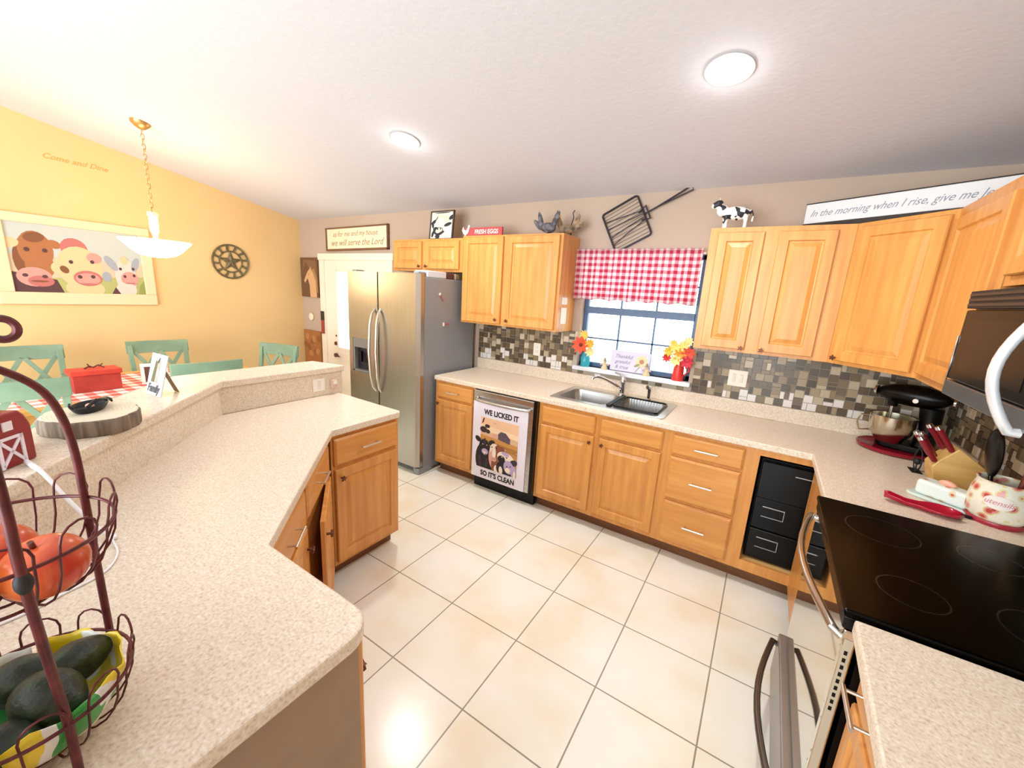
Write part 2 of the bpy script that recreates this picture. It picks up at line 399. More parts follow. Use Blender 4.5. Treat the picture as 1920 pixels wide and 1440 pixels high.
# garden door behind the refrigerator
door = struct(thing('door_1', 'cream double garden door with a glass light beside the refrigerator', 'door'))
g = G(); g.box(-2.615, -.025, 0, DX0, .05, DZ1+.0); g.box(DX1, -.025, 0, -1.235, .05, DZ1); g.box(-2.63, -.03, DZ1, -1.22, .05, 2.012); g.obj('door_casing', DOORW, door, .006)
for nm, a, b, gl in (('door_leaf', DX0-.004, -1.86, True), ('door_leaf', -1.857, DX1+.004, True)):
    g = G(); st = .235 if a < -2 else .16
    g.box(a, .0, .01, a+st, .04, DZ1+.004); g.box(b-.1, .0, .01, b, .04, DZ1+.004); g.box(a+st, .0, 1.80, b-.1, .04, DZ1+.004); g.box(a+st, .0, .01, b-.1, .04, .83)
    lf = g.obj(nm, DOORW, door, .004)
    g = G(); g.box(a+st, .018, .83, b-.1, .022, 1.80); g.obj('door_glass', GLASS, lf)
    g = G()
    g.box(a+st-.02, -.008, .81, a+st+.012, .01, 1.82); g.box(b-.112, -.008, .81, b-.08, .01, 1.82); g.box(a+st, -.008, 1.79, b-.1, .01, 1.82); g.box(a+st, -.008, .81, b-.1, .01, .84)
    g.obj('glazing_bead', DOORW, lf, .003)
    if a < -2:
        g = G(); g.tube([(-2.33, .02, .885), (-2.33, -.02, .885)], .024, 14); g.obj('deadbolt', BRONZE, lf)
        g = G(); g.tube([(-2.33, .02, .985), (-2.33, -.005, .985)], .014, 14); g.obj('keyhole_cover', BRONZE, lf)
        g = G(); g.tube([(-2.33, .02, .73), (-2.33, -.03, .73)], .026, 14); g.tube([(-2.33, -.03, .73), (-2.29, -.045, .73), (-2.22, -.045, .728)], .009, 8); g.obj('door_handle', BRONZE, lf)
# half wall of the raised bar
S = .95
RIS = [(-.04, -1.525), (-.04, -2.27), (1.10, -2.27-S*1.14), (2.1, -2.27-S*1.14)]
def off(pts, d):
    out = []
    for i, p in enumerate(pts):
        ds = []
        if i > 0: ds.append(Vector(p)-Vector(pts[i-1]))
        if i < len(pts)-1: ds.append(Vector(pts[i+1])-Vector(p))
        ns = [Vector((v[1], -v[0])).normalized() for v in ds]
        n = sum(ns, Vector((0, 0))).normalized(); k = d/max(.3, n.dot(ns[0]))
        out.append(tuple(Vector(p)+n*k))
    return out
# walking -y then +x, the dining side lies on the right: (v.y, -v.x)
g = G(); bk = off(RIS, .13); g.prism(RIS+bk[::-1], 0, 1.062); struct(g.obj('wall_peninsula', mat('bar_wall_paint', 'e9dccb', .7)))
wp = bpy.data.objects['wall_peninsula']
g = G(); fr = off(RIS, -.012); g.prism(fr+RIS[::-1], .914, 1.060); g.obj('laminate_riser', LAM, wp)

# ------------------------------------------------------------------ cabinet pieces (local frame: front faces -y, x to the right, z up)
DOORP = [(0, 0), (0, -.015), (.004, -.020), (.052, -.020), (.058, -.011), (.064, -.010), (.088, -.018)]
DRAWP = [(0, 0), (0, -.011), (.010, -.019), (.013, -.020)]
SLAB = [(0, 0), (0, -.015), (.004, -.020), (.040, -.020), (.044, -.015), (.050, -.020)]
def star_knob(parent, x, z, y=-.02):
    g = G(); g.tube([(x, y, z), (x, y-.016, z)], .006, 10)
    g.prism([(x+(.017 if i % 2 == 0 else .008)*math.sin(PI*i/5+.15), z+(.017 if i % 2 == 0 else .008)*math.cos(PI*i/5+.15)) for i in range(10)], y-.016, y-.026, 'xz')
    return g.obj('knob', BRONZE, parent, .0015)
def bar_pull(parent, x, z, w=.10, y=-.02, depth=.03, r=.0052):
    g = G(); g.tube([(x-w/2-.013, y-depth, z), (x+w/2+.013, y-depth, z)], r, 10)
    for q in (-w/2, w/2): g.tube([(x+q, y, z), (x+q, y-depth, z)], r*.8, 8)
    return g.obj('handle', NICKEL, parent)
def cab_door(parent, x0, z0, x1, z1, knob=None, m=None, y=0, name='door'):
    g = G(); g.rings(((x0, z0, x1, z1), [(i, d+y) for i, d in DOORP])); o = g.obj(name, m or OAK, parent)
    if knob: star_knob(o, knob[0], knob[1], y-.02)
    return o
def cab_drawer(parent, x0, z0, x1, z1, pull=True, pw=.10, depth=.03):
    g = G(); g.rings(((x0, z0, x1, z1), DRAWP)); o = g.obj('drawer' if pull else 'false_drawer_front', OAKH, parent)
    if pull: bar_pull(o, (x0+x1)/2, (z0+z1)/2, pw, -.02, depth)
    return o
def base_body(parent, w, d=.60, h=.874, m=None, fw=.035, toe=True):
    g = G(); g.box(0, .0, .10, w, d, h); o = g.obj('carcass', m or OAK, parent)
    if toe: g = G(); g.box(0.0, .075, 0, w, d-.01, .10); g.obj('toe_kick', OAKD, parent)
    return o
def base(label, w, loc, rot, d=.60, hollow=False):
    t = thing('base_cabinet', label, 'cabinet', loc, rot)
    if hollow:
        dd = min(d, .575); g = G(); g.box(0, 0, .10, w, .019, .874); g.box(0, .019, .10, .018, dd, .874); g.box(w-.018, .019, .10, w, dd, .874); g.box(.018, dd-.012, .10, w-.018, dd, .874); g.box(.018, .019, .10, w-.018, dd-.012, .118); g.obj('carcass', OAK, t)
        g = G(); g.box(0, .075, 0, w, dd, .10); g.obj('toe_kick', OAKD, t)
    else: base_body(t, w, min(d, .575))
    return t
FY = -.61
c = base('narrow oak base cabinet beside the refrigerator with one drawer and door', .441, (0, FY, 0), 0)
cab_drawer(c, .03, .725, .425, .853); cab_door(c, .03, .135, .425, .708, (.052, .672))
c = base('oak sink base cabinet with two false fronts and two doors', .925, (1.052, FY, 0), 0, hollow=True)
cab_drawer(c, .03, .725, .45, .853, False); cab_drawer(c, .49, .725, .905, .853, False)
cab_door(c, .03, .135, .45, .708, (.425, .665)); cab_door(c, .49, .135, .905, .708, (.515, .665))
c = base('oak base cabinet with three stacked drawers right of the sink', .465, (1.977, FY, 0), 0)
cab_drawer(c, .04, .725, .435, .853); cab_drawer(c, .04, .425, .435, .708); cab_drawer(c, .04, .125, .435, .408)
# open corner cabinet
c = thing('corner_cabinet', 'open oak corner base cabinet with no door, holding black drawers', 'cabinet', (2.442, FY, 0), 0)
g = G(); w = .31
g.box(0, 0, .10, .045, .02, .874); g.box(.045, 0, .835, w, .02, .874); g.box(.045, 0, .10, w, .02, .165)
g.box(.0, 0.02, .10, .016, .60, .874); g.box(.0, .59, .10, .9, .60, .874); g.box(w-.01, -.62, .10, w+.008, .0, .874)
g.box(w-.01, 0.0, .10, .9, .02, .12); g.obj('carcass', OAK, c)
g = G(); g.box(.016, .02, .145, .88, .59, .165); g.obj('shelf', OAKIN, c)
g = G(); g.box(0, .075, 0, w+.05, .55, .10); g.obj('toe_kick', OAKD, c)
# black drawer tower in the corner cabinet
d = thing('drawer_tower', 'black plastic drawer tower with thin silver label holders inside the open corner cabinet', 'storage drawers', (2.50, FY+.05, .165))
g = G(); g.box(0, .02, 0, .30, .40, .64); g.obj('tower_body', BLACK, d, .004)
SILV = mat('thin_silver_edge', 'b9b9bd', .3, .8)
for i, (za, zb) in enumerate(((.01, .20), (.21, .40), (.41, .63))):
    g = G(); g.box(.006, 0 if i < 2 else -.02, za, .294, .02, zb); dr = g.obj('drawer', BLACK, d, .004)
    yy = -.001 if i < 2 else -.021
    g = G(); a, b = (.05, .16) if i < 2 else (.17, .25)
    zt = zb-.05
    g.box(a, yy-.004, zt, b, yy, zt+.005)
    if i < 2: g.box(a, yy-.004, zt-.06, b, yy, zt-.057); g.box(b-.003, yy-.004, zt-.06, b, yy, zt)
    g.obj('label_holder', SILV, dr)
# right-hand run: base cabinet on the near side of the range
c = base('oak base cabinet nearest the camera on the right, one drawer over a door', .34, (2.758, -2.015, 0), -PI/2)
cab_drawer(c, .025, .725, .27, .853, True, .10, .040); cab_door(c, .025, .135, .27, .708, (.25, .66))
g = G(); g.box(.34, 0, .1, .95, .57, .874); g.obj('end_panel', ENDP, c)

# counters
LIP = .914
g = G(); SX0, SX1, SY0, SY1 = 1.125, 1.905, -.545, -.115
out = [(0, -.002), (0, -.637), (2.715, -.637), (2.715, -1.243), (XR-.002, -1.243), (XR-.002, -.002)]
g.plate(out, [[(SX0, SY0), (SX1, SY0), (SX1, SY1), (SX0, SY1)]], .876, .914)
ct = tag(g.obj('countertop', LAM, None, .006), 'long beige speckled L-shaped countertop holding the sink under the window', 'countertop')
g = G(); g.box(0, -.022, .914, XR-.02, -.002, 1.016); g.box(XR-.022, -1.243, .914, XR-.002, -.022, 1.016); g.obj('upstand', LAM, ct, .004)
g = G(); g.prism([(2.708, -2.012), (2.69, -2.45), (2.675, -3.0), (XR-.002, -3.0), (XR-.002, -2.012)], .876, .914)
tag(g.obj('countertop', LAM, None, .006), 'beige speckled countertop at lower right, on the near side of the range', 'countertop')
lo = [(-.028, -1.553), (.55, -1.565)]+arc(.575, -1.60, .037, PI/2, 0, 5)+[(.612, -2.035), (1.312, -2.70)]+arc(1.705, -2.77, .07, PI/2, 0, 6)+[(1.777, -3.352), (1.10+.0, -3.352), (-.026, -2.276)]
g = G(); g.prism(lo, .876, .914)
tag(g.obj('peninsula_countertop', LAM, None, .006), 'wide angled beige speckled peninsula countertop in the left foreground', 'countertop')
bf = [(-.012, -1.515), (-.012, -2.262), (1.13, -2.262-S*1.142+.0), (2.1, -2.262-S*1.142)]
bb = off(bf, .283); bb[0] = (-.292, -1.575)
g = G(); g.prism(bf+bb[::-1], 1.063, 1.102)
tag(g.obj('bar_top', LAM, None, .006), 'narrow raised beige bar top running behind the peninsula', 'countertop')
# peninsula cabinets
c = base('oak peninsula end cabinet facing the kitchen, drawer over a panelled door', .455, (.585, -2.03, 0), PI/2, .58)
cab_drawer(c, .012, .70, .435, .853); cab_door(c, .012, .125, .435, .68, (.045, .63))
L45 = math.hypot(.70, .665); A45 = math.atan2(.665, -.70)
c = thing('base_cabinet', 'angled oak peninsula cabinet with two drawers and one door hanging open', 'cabinet', (1.295, -2.725, 0), A45)
base_body(c, L45, .40)
cab_drawer(c, .03, .70, .455, .853); cab_drawer(c, .49, .70, .93, .853)
cab_door(c, .03, .125, .455, .68, (.43, .60))
od = cab_door(c, .0, .125, .44, .68, (.035, .60)); od.location = (.93-.0, -.002, 0)
od.location = (.93, -.004, 0); 
for q in [od]:
    me = q.data
    for v in me.vertices: v.co.x -= .44
    q.children[0].location.x = -.44
od.rotation_euler = (0, 0, math.radians(7))
c = base('brown-ended oak peninsula cabinet below the near rounded counter corner', .41, (1.735, -2.722, 0), PI, .60)
c.children[0].data.materials[0] = ENDP
cab_door(c, .008, .125, .40, .853, (.045, .72)); 
# ------------------------------------------------------------------ wall cabinets
ZB, ZT = 1.373, 2.122
def wall_body(t, w, h, d=.303):
    g = G(); g.box(0, 0, 0, w, d, h); return g.obj('carcass', OAK, t)
c = thing('wall_cabinet', 'tall two-door oak wall cabinet left of the window, against the refrigerator cabinet', 'cabinet', (.008, -.305, ZB), 0)
wall_body(c, .978, ZT-ZB); cab_door(c, .02, .015, .438, .735, (.40, .05)); cab_door(c, .478, .015, .955, .735, (.515, .05))
c = thing('wall_cabinet', 'short two-door oak cabinet above the refrigerator', 'cabinet', (-.892, -.305, 1.812), 0)
wall_body(c, .898, .293); cab_door(c, .03, .022, .405, .272, (.385, .045)); cab_door(c, .455, .022, .865, .272, (.475, .045))
c = thing('wall_cabinet', 'two-door oak wall cabinet just right of the window', 'cabinet', (2.002, -.305, ZB), 0)
wall_body(c, .715, ZT-ZB); cab_door(c, .045, .02, .295, .72, (.275, .03)); cab_door(c, .365, .02, .64, .72, (.385, .03))
c = thing('corner_wall_cabinet', 'diagonal oak corner wall cabinet with one wide door', 'cabinet', (2.718, -.305, ZB), -PI/4)
DW = .305*math.sqrt(2)
g = G(); g.prism([(0, 0), (DW, 0), (DW+.225, .225), (DW/2+.01, .655), (-.21, .215)], 0, ZT-ZB); g.obj('carcass', OAK, c)
cab_door(c, .035, .02, DW-.02, .728, (.055, .035))
c = thing('wall_cabinet', 'oak wall cabinet seen edge-on between the corner cabinet and microwave', 'cabinet', (3.022, -.612, ZB), -PI/2)
wall_body(c, .60, ZT-ZB, .326); cab_door(c, .04, .03, .55, .70)
c = thing('wall_cabinet', 'small oak wall cabinet above the microwave at the right edge', 'cabinet', (3.022, -1.225, 1.765), -PI/2)
wall_body(c, .78, ZT-1.765, .326); cab_door(c, .035, .03, .38, ZT-1.765-.02, (.345, .05)); cab_door(c, .40, .03, .745, ZT-1.765-.02, (.43, .05))

# ------------------------------------------------------------------ refrigerator
f = thing('refrigerator', 'stainless side-by-side refrigerator with ice dispenser and grey side', 'refrigerator', (-.948, -.80, 0))
FW = .912
g = G(); g.box(.004, .075, .025, FW-.004, .755, 1.742); g.obj('body', FGREY, f, .006)
g = G(); g.box(.012, .05, .012, FW-.012, .075, .085); g.obj('base_grille', mat('fridge_grille', '55585c', .5), f, .003)
g = G(); g.box(FW-.075, .02, 0, FW, .19, .06); g.obj('foot_cover', FGREY, f, .01)
def fdoor(x0, x1, nm, hx, disp):
    g = G(); zs = (.075, 1.768)
    if disp:
        dx0, dx1, dz0, dz1 = .05, .285, .845, 1.165
        for b in ((x0, zs[0], x1, dz0), (x0, dz1, x1, zs[1]), (x0, dz0, dx0, dz1), (dx1, dz0, x1, dz1)): g.box(b[0], 0, b[1], b[2], .07, b[3])
        g.box(dx0, .055, dz0, dx1, .07, dz1)
    else:
        g.prism([(x0, .07), (x0, .012), (x0+.012, 0), (x1-.03, 0), (x1, .03), (x1, .07)], zs[0], zs[1])
    dr = g.obj(nm, STEEL, f)
    if disp:
        g = G(); g.box(dx0, .004, dz0, dx1, .056, dz0+.02); g.box(dx0, .002, dz1-.09, dx1, .05, dz1)
        g.box(dx0, .004, dz0, dx0+.02, .05, dz1); g.box(dx1-.02, .004, dz0, dx1, .05, dz1); dp = g.obj('ice_dispenser', mat('dispenser_grey', '6f6a64', .4), dr, .003)
        g = G(); g.box(dx0+.02, .045, dz0+.02, dx1-.02, .054, dz1-.09); g.obj('dispenser_recess', mat('dispenser_dark', '1c1e26', .35), dr)
        for px_ in (.10, .19): g = G(); g.box(px_, .02, dz0+.09, px_+.04, .045, dz0+.19); g.obj('dispenser_paddle', BLACK, dr, .004)
    pts = [(hx, -.0, .70), (hx, -.028, .74), (hx, -.05, .85), (hx, -.062, 1.08), (hx, -.05, 1.31), (hx, -.028, 1.41), (hx, 0, 1.45)]
    g = G()
    for a in range(1): g.tube([(p[0]+(.022 if disp else -.018)*math.sin(PI*i/6)*-.6, p[1], p[2]) for i, p in enumerate(pts)], [.011, .013, .015, .016, .015, .013, .011], 12)
    g.obj('handle', mat('handle_steel', 'cfc6b8', .25, 1), dr)
    return dr
fdoor(0, .408, 'freezer_door', .378, True); fdoor(.414, FW, 'refrigerator_door', .447, False)
for px_ in (.03, FW-.09): g = G(); g.box(px_, .03, 1.768, px_+.06, .12, 1.785); g.obj('hinge_cover', FGREY, f, .004)
RM = mat('magnet_red', 'a86a66', .5)
def magnet(label, y, z, rot, parts):
    t = thing('fridge_magnet', label, 'magnet', (-.0395, y, z), (PI/2, 0, PI/2))
    t.rotation_euler = (rot, 0, 0)
    for nm, b, m in parts: g = G(); g.box(0, b[0], b[1], .006, b[2], b[3]); g.obj(nm, m, t, .002)
magnet('small reddish slanted pen-shaped magnet, upper one on the refrigerator side', -.535, 1.60, -.9, [('stick', (-.005, -.008, .06, .006), RM), ('tip', (-.022, -.012, -.005, .012), PALE)])
magnet('small reddish level magnet, lower one on the refrigerator side', -.475, 1.352, .1, [('stick', (-.005, -.012, .05, .004), RM), ('tip', (-.024, -.018, -.005, .014), PALE)])
# clutter on top of the fridge
for nm, lb, b, cl, ct_ in (('plastic_tray', 'pale blue-white plastic tray on the refrigerator top', (-.20, -.68, -.05, -.45, .055), 'd6dce6', 'tray'),
                      ('carton', 'dark maroon carton lying on the refrigerator top', (-.15, -.44, -.055, -.34, .05), '5b3a38', 'box'),
                      ('jar', 'cream jar on the refrigerator top, between two boxes', (-.12, -.33, -.06, -.30, .05), 'd8c8a6', 'jar'),
                      ('paper_bag', 'brown patterned box at the back of the refrigerator top', (-.16, -.285, -.06, -.12, .05), '8c7656', 'box')):
    g = G(); g.box(b[0], b[1], 1.744, b[2], b[3], 1.744+b[4]); o = g.obj(nm, mat('on_fridge_'+nm, cl, .6), None, .006); tag(o, lb, ct_)

# ------------------------------------------------------------------ dishwasher and its magnet cover
d = thing('dishwasher', 'stainless dishwasher with curved handle between oak cabinets', 'dishwasher', (.444, -.61, 0))
g = G(); g.box(.0, .03, .09, .605, .58, .872); g.obj('tub_body', BLACK, d)
g = G(); g.box(.004, -.03, .115, .601, .03, .868); dd = g.obj('door', STEELH, d, .006)
g = G(); g.tube(smooth([(.05, -.03, .805), (.05, -.055, .80), (.12, -.072, .795), (.30, -.082, .793), (.48, -.072, .795), (.55, -.055, .80), (.55, -.03, .805)], 4), .013, 12); g.obj('handle', STEELH, dd)
g = G(); g.box(.004, .02, .005, .601, .06, .11); g.obj('toe_plate', BLACK, d)
g = G(); g.box(.575, -.034, .115, .603, -.02, .868); g.obj('side_trim', BLACK, d)
p = thing('dishwasher_cover', 'white magnetic poster with cows reading WE LICKED IT SO ITS CLEAN on the dishwasher', 'poster', (.444, -.6425, 0))
PM = [mat('poster_'+k, v, .6) for k, v in dict(white='e9e5f3', sky='f8dcb8', sky2='f3c9a4', haze='dcb494', field='c98f4c', grass='a8793c', barn='5b4c58', black='1d171f', brown='8a5038', pink='d9a597', cream='f1e2d2', dark='3b2a33', lilac='b9a6cf').items()]
g = G(); g.mi = 0; g.box(.012, -.004, .118, .535, 0, .775)
ax, az, aw, ah = .095, .215, .365, .44
def A(u, v): return (ax+u*aw, az+v*ah)
def pl(pts, mi): g.ink([A(u, max(0, v)) for u, v in pts], mi, -.0042)
def el(u, v, ru, rv, mi, rot=0):
    q = [(ru*aw*math.cos(2*PI*i/22), rv*ah*math.sin(2*PI*i/22)) for i in range(22)]; a = A(u, v)
    g.ink([(min(ax+1.08*aw, a[0]+x*math.cos(rot)-y*math.sin(rot)), max(az, a[1]+x*math.sin(rot)+y*math.cos(rot))) for x, y in q], mi, -.0042)
pl([(0, 0), (1, 0), (1, 1), (0, 1)], 1); pl([(0, .86), (1, .80), (1, 1), (0, 1)], 2); pl([(0, .62), (1, .58), (1, .70), (.5, .74), (0, .72)], 3)
pl([(0, 0), (1, 0), (1, .60), (0, .66)], 4); pl([(0, .50), (1, .42), (1, .52), (0, .58)], 5)
pl([(.02, .86), (.06, .98), (.10, .99), (.07, .9)], 11); el(.18, .84, .07, .035, 11); el(.08, .76, .1, .06, 11); el(.20, .74, .06, .04, 11); el(.38, .93, .05, .012, 3)
pl([(.48, .64), (.48, .74), (.55, .80), (.68, .79), (.80, .70), (.80, .60)], 6); pl([(.30, .66), (.45, .64), (.45, .70), (.36, .72)], 9)
el(.14, .18, .26, .34, 7); el(.12, .42, .15, .15, 7); el(-.06, .55, .09, .05, 7, -.5); el(.32, .54, .09, .05, 7, .4); el(.14, .33, .09, .06, 12); el(.13, .30, .05, .03, 10)
el(.42, .28, .17, .26, 9); el(.40, .42, .12, .12, 10); el(.57, .46, .10, .055, 8, .4); el(.50, .40, .10, .13, 8); el(.44, .12, .11, .16, 8); el(.47, .05, .06, .08, 10); el(.36, .33, .05, .1, 9)
el(.72, .30, .24, .13, 10, -.25); el(.72, .10, .25, .17, 7); el(.60, .28, .10, .07, 7); el(.92, .27, .10, .06, 11, .4); el(.80, .16, .13, .13, 12, .3); el(.78, .10, .07, .05, 10); el(.93, .10, .07, .12, 12)
for (u, v, ru, rv, mi, r) in ((.08, .47, .014, .010, 10, 0), (.19, .47, .014, .010, 10, 0), (.10, .29, .014, .010, 7, 0), (.16, .29, .014, .010, 7, 0), (.13, .53, .03, .07, 11, 0), (.02, .12, .05, .12, 11, .1), (.21, .12, .04, .10, 11, -.1),
    (.335, .46, .016, .014, 7, 0), (.46, .46, .016, .014, 7, 0), (.40, .36, .05, .13, 10, 0), (.40, .235, .075, .045, 9, 0), (.37, .235, .014, .010, 8, 0), (.43, .235, .014, .010, 8, 0), (.62, .33, .016, .012, 10, 0), (.74, .34, .016, .012, 7, 0), (.76, .17, .016, .014, 11, 0), (.85, .19, .016, .014, 11, 0), (.70, .40, .10, .035, 12, -.2), (.60, .06, .05, .08, 10, .1), (.96, .05, .03, .08, 10, 0)): el(u, v, ru, rv, mi, r)
for i in range(14): q = .03+.07*i; pl([(q, .47+.02*math.sin(i*2.3)), (q+.06, .475+.02*math.sin(i*1.9)), (q+.05, .485)], 3 if i % 2 else 5) if q > .62 else None
g.obj('printed_sheet', PM, p)
TXT = mat('poster_lettering', '1b1716', .7)
text('lettering', 'WE LICKED IT', .062, TXT, p, (.288, -.0055, .700), (PI/2, 0, 0), 0, .0004, .84, bold=.0022)
text('lettering', "SO IT'S CLEAN", .062, TXT, p, (.278, -.0055, .165), (PI/2, 0, 0), 0, .0004, .84, bold=.0022)

# ------------------------------------------------------------------ sink, faucet, sprayer, rack
s = thing('sink', 'double-bowl stainless drop-in sink below the window', 'sink', (0, 0, .914))
g = G(); B1 = (1.15, -.52, 1.52, -.17); B2 = (1.56, -.52, 1.885, -.17)
g.plate(rrect(1.10, -.572, 1.93, -.085, .03), [rrect(*B1, .05), rrect(*B2, .05)], -.0005, .006); rim = g.obj('sink_rim', STEELH, s)
for (a, b, x, y) in (B1, B2):
    g = G(); top = rrect(a, b, x, y, .05); bot = rrect(a+.02, b+.02, x-.02, y-.02, .05)
    T = [g.bm.verts.new((u, v, .004)) for u, v in top]; Bt = [g.bm.verts.new((u, v, -.17)) for u, v in bot]
    for i in range(len(T)): j = (i+1) % len(T); g._face([T[i], T[j], Bt[j], Bt[i]], True)
    g._face(Bt); bo = g.obj('bowl', STEELH, s)
    g = G(); g.tube([((a+x)/2, (b+y)/2, -.1695), ((a+x)/2, (b+y)/2, -.166)], .04, 20); g.obj('drain', IRON, bo)
fa = thing('faucet', 'chrome single-lever kitchen faucet with long low spout', 'faucet', (1.512, -.115, .919))
g = G(); g.lathe([(.028, 0), (.028, .012), (.021, .02), (.02, .09), (.024, .10), (.022, .125), (.012, .138), (0, .14)]); g.obj('faucet_body', CHROME, fa)
g = G(); g.tube(smooth([(0, -.005, .045), (-.05, -.04, .085), (-.12, -.09, .125), (-.17, -.125, .14), (-.195, -.14, .132), (-.20, -.144, .118)], 4), .0115, 12); g.obj('spout', CHROME, fa)
g = G(); g.tube([(0, 0, .13), (-.03, .005, .165), (-.075, .012, .17)], [.011, .009, .007], 10); g.obj('lever', CHROME, fa)
sp = thing('sink_sprayer', 'small chrome side sprayer to the right of the faucet', 'sprayer', (1.72, -.115, .919))
g = G(); g.lathe([(.02, 0), (.02, .008), (.013, .014), (.012, .06), (.016, .08), (.016, .105), (0, .112)]); g.obj('sprayer_body', CHROME, sp)
g = G(); g.tube([(0, 0, .10), (-.012, -.022, .10)], [.012, .016], 12); g.obj('spray_head', CHROME, sp)
dr = thing('dish_rack', 'black-rimmed wire dish rack sitting in the right sink bowl', 'dish rack', (1.725, -.345, .922))
g = G(); g.tube([(u, v, .006) for u, v in rrect(-.15, -.17, .15, .165, .03)], .006, 8, True); g.obj('rack_rim', BLACK, dr)
g = G()
for i in range(14): x = -.135+i*.0208; g.tube([(x, -.165, .004), (x*.9, -.13, -.10), (x*.9, .13, -.10), (x, .16, .004)], .0022, 6)
for v in (-.13, 0, .13): g.tube([(-.13, v, -.10), (.13, v, -.10)], .0022, 6)
g.obj('wire_basket', mat('grey_wire', '9a9da2', .35, .7), dr)
g = G(); g.box(1.530, -.53, .922, 1.565, -.17, .935); tag(g.obj('divider_mat', BLACKM, None, .004), 'black rubber saddle mat over the sink divider', 'mat')

# ------------------------------------------------------------------ range
st = thing('range', 'black glass-top electric range with shiny oven door and bow handles', 'stove', (2.692, -1.625, 0))
g = G(); g.box(.045, -.372, .03, .62, .372, .905); g.obj('range_body', BLACK, st)
g = G(); g.box(-.005, -.377, .905, .60, .377, .925); g.obj('cooktop', BGLASS, st, .006)
BR = mat('burner_ring', '08080a', .3)
for x, y, r in ((.16, .18, .10), (.16, -.19, .075), (.42, .18, .075), (.42, -.19, .10)):
    g = G(); n = 36; A1 = [g.bm.verts.new((x+r*math.cos(2*PI*i/n), y+r*math.sin(2*PI*i/n), .9253)) for i in range(n)]; A2 = [g.bm.verts.new((x+(r-.004)*math.cos(2*PI*i/n), y+(r-.004)*math.sin(2*PI*i/n), .9253)) for i in range(n)]
    for i in range(n): j = (i+1) % n; g._face([A1[i], A1[j], A2[j], A2[i]])
    g.obj('burner_ring', BR, st)
g = G(); g.box(.58, -.377, .905, .64, .377, 1.09); g.obj('back_console', BLACK, st, .01)
DS = mat('oven_door_steel', 'dfe0da', .04, 1)
g = G(); g.box(.006, -.372, .265, .036, .372, .865); od = g.obj('oven_door', DS, st, .004)
g = G(); g.box(.012, -.3735, .30, .030, -.3722, .84); g.obj('door_edge_strip', mat('door_edge_cream', 'b8ac96', .4), od)
g = G()
for i in range(9): z = .62+i*.022; g.box(.017, -.3745, z, .024, -.3733, z+.012)
g.obj('edge_vent_slot', BLACK, od)
g = G(); g.box(.0, -.372, .868, .04, .372, .903); g.obj('vent_trim', BLACK, st, .004)
def bow(z, x0, depth, nm, m, parent, r=.0115):
    pts = [(x0, -.355, z-.012), (x0-.02, -.35, z)]+[(x0-.02-depth*math.sin(PI*i/10), -.35+.70*i/10, z) for i in range(1, 10)]+[(x0-.02, .35, z), (x0, .355, z-.012)]
    g = G(); g.tube(pts, r, 12); return g.obj(nm, m, parent)
bow(.845, .008, .05, 'handle', mat('oven_handle_steel', 'b7aea2', .25, 1), od)
g = G(); g.box(-.022, -.372, .05, .04, .372, .25); sd = g.obj('storage_drawer', mat('drawer_grey_steel', '9a9895', .35, .7), st, .006)
bow(.215, -.02, .05, 'handle', mat('dark_handle_steel', '6b6764', .3, 1), sd)
for y in (-.33, .33):
    for x in (.1, .55): g = G(); g.lathe([(0, 0), (.02, 0), (.02, .03), (0, .03)], (x, y, 0)); g.obj('foot', BLACK, st)

# ------------------------------------------------------------------ microwave
mw = thing('microwave', 'black over-range microwave with curved white-steel handle at the right edge', 'microwave', (2.952, -1.243, 1.40))
g = G(); g.box(.02, -.76, 0, .395, 0, .345); g.obj('microwave_body', BLACK, mw, .004)
g = G(); g.box(0, -.56, .055, .022, -.004, .285); md = g.obj('door', BGLASS, mw, .005)
g = G(); g.box(-.0015, -.48, .085, .002, -.07, .255); g.obj('door_window', mat('microwave_window', '0a0707', .25, 0, **{'Specular IOR Level': .12}), md)
g = G(); g.tube([(-.001, -.005, .03), (-.001, -.005, .20)], .0025, 6); g.obj('door_edge_strip', STEEL, md)
g = G(); pts = [(0, -.535, .285), (-.02, -.537, .284)]+[(-.022-.055*math.sin(PI*i/12), -.54-.014*math.sin(PI*i/12), .284-.288*i/12) for i in range(1, 12)]+[(-.02, -.54, -.004), (0, -.54, -.004)]
g.tube(pts, .0115, 12); g.obj('handle', mat('white_steel', 'e4e6ea', .25, .4), md)
g = G(); g.box(-.002, -.76, 0, .022, -.0, .052); g.obj('lower_panel', mat('microwave_grey_panel', '5d5f62', .3, .6), mw, .004)
g = G(); g.box(0, -.76, .29, .02, 0, .345)
g.obj('vent_panel', BLACKM, mw)
g = G()
for i in range(3): z = .297+i*.016; g.box(-.004, -.75, z, .0, -.01, z+.008)
g.obj('vent_slat', mat('vent_dark', '221e1d', .4), mw)
g = G(); g.box(0, -.76, .055, .022, -.565, .285); g.obj('control_panel', BLACK, mw, .004)
